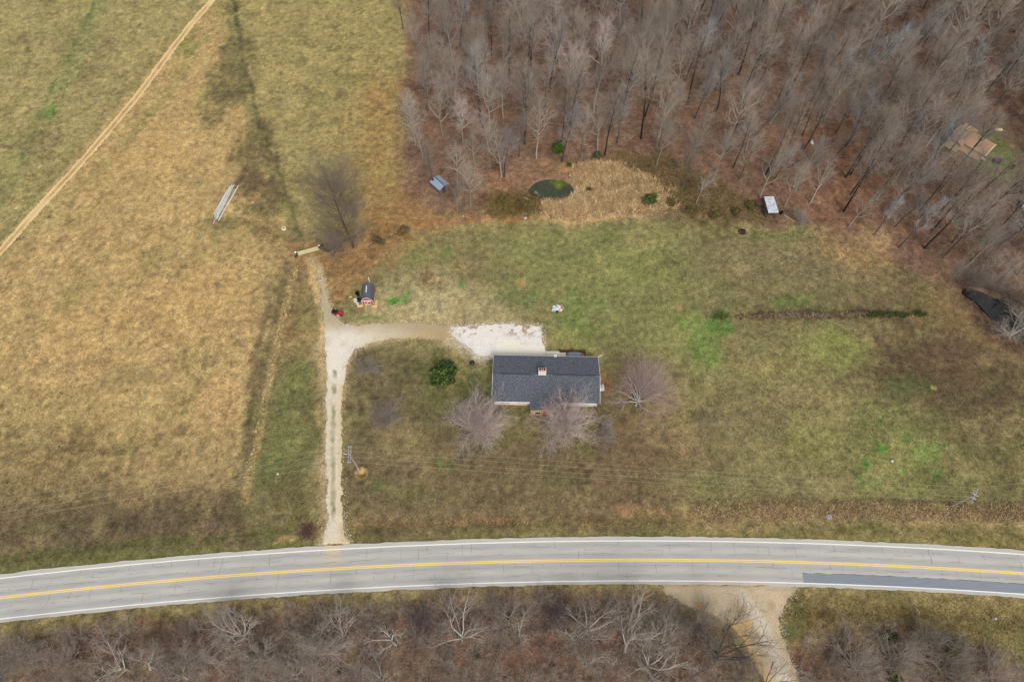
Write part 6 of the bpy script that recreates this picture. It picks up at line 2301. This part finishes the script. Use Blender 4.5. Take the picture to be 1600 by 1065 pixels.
junk('kettle_grill', 'black kettle grill by the woodland house, nearer the house', 'grill', 1521, 243, grill)
junk('kettle_grill', 'black kettle grill right of the other one at the woodland house', 'grill', 1531, 241, grill)
junk('bucket', 'white bucket at the corner of the woodland house', 'bucket', 1537, 238, bucket(M_WHITE, .3, .6))


def table(m):
    def f(t):
        MB().box((0, 0, .74), (1.7, .8, .06)).build('tabletop', m, t)
        for x in (-.7, .7):
            for y in (-.3, .3):
                MB().box((x, y, .36), (.06, .06, .72)).build('leg', M_STEEL, t)
    return f


junk('bench_table', 'pale slatted table in front of the woodland house', 'table', 1533, 251, table(mat('pale_slats', S(190, 184, 168), .8, 4, .12))).rotation_euler = (0, 0, -.8)
junk('bench_table', 'cream bench table on the grass right of the woodland house', 'table', 1558, 206, table(mat('cream_bench', S(214, 200, 160), .8, 4, .1)))


def cart(t):
    MB().box((0, 0, .55), (1.5, 1.0, .5)).build('box', mat('cart_purple_grey', S(70, 58, 70), .7, 4, .2), t)
    for x in (-.5, .5):
        for y in (-.55, .55):
            MB().tube((x, y - .07, .25), (x, y + .07, .25), .25, n=12).build('wheel', M_BLACK, t)
    MB().tube((.75, 0, .5), (1.5, 0, .95), .035).build('handle', M_BLACK, t)


junk('garden_cart', 'dark garden cart on the grass by the woodland house', 'cart', 1556, 253, cart)
junk('barrel', 'dark drum on the grass right of the garden cart', 'barrel', 1581, 263, bucket(M_BLACK, .4, .8))
o = small('stone', 'reddish stone ring patch below the garden cart', 'stone', 1562, 266, MB().rock((0, 0, 0), .8, rg, .3), mat('reddish_stone', S(140, 92, 92), .9, 3, .15))


def car(label, px, py, rz, paint, group='cars at the right edge'):
    t = thing('parked_car', label, 'car', at(px, py), rz, group)
    m = mat('car_paint', S(*paint), 0.3, 2, .04, spec=.5)
    MB().prism([(-2.2, .35), (2.2, .35), (2.25, .75), (1.1, .92), (-1.6, .98), (-2.25, .9)], 'y', -.88, .88).build('body', m, t)
    MB().prism([(-1.7, .97), (.95, .92), (.35, 1.42), (-1.15, 1.45)], 'y', -.76, .76).build('windows', M_GLASS, t)
    MB().prism([(-1.1, 1.44), (.33, 1.41), (.28, 1.48), (-1.05, 1.51)], 'y', -.72, .72).build('roof', m, t)
    for x in (-1.35, 1.4):
        for y in (-.82, .82):
            w = MB().tube((x, y - .1, .33), (x, y + .1, .33), .33, n=16).build('wheel', M_BLACK, t)
            MB().tube((x, y - .11, .33), (x, y + .11, .33), .19, n=10).build('rim', M_STEEL, w)
    for y in (-.6, .6):
        MB().box((2.22, y, .66), (.06, .35, .14)).build('headlight', M_INS, t)
        MB().box((-2.24, y, .76), (.05, .3, .14)).build('tail_light', M_RED, t)


car('dark silver car cut by the right edge, upper of the two', 1604, 296, 1.2, (128, 132, 138))
car('pale silver car cut by the right edge, lower of the two', 1606, 321, .8, (176, 180, 184))
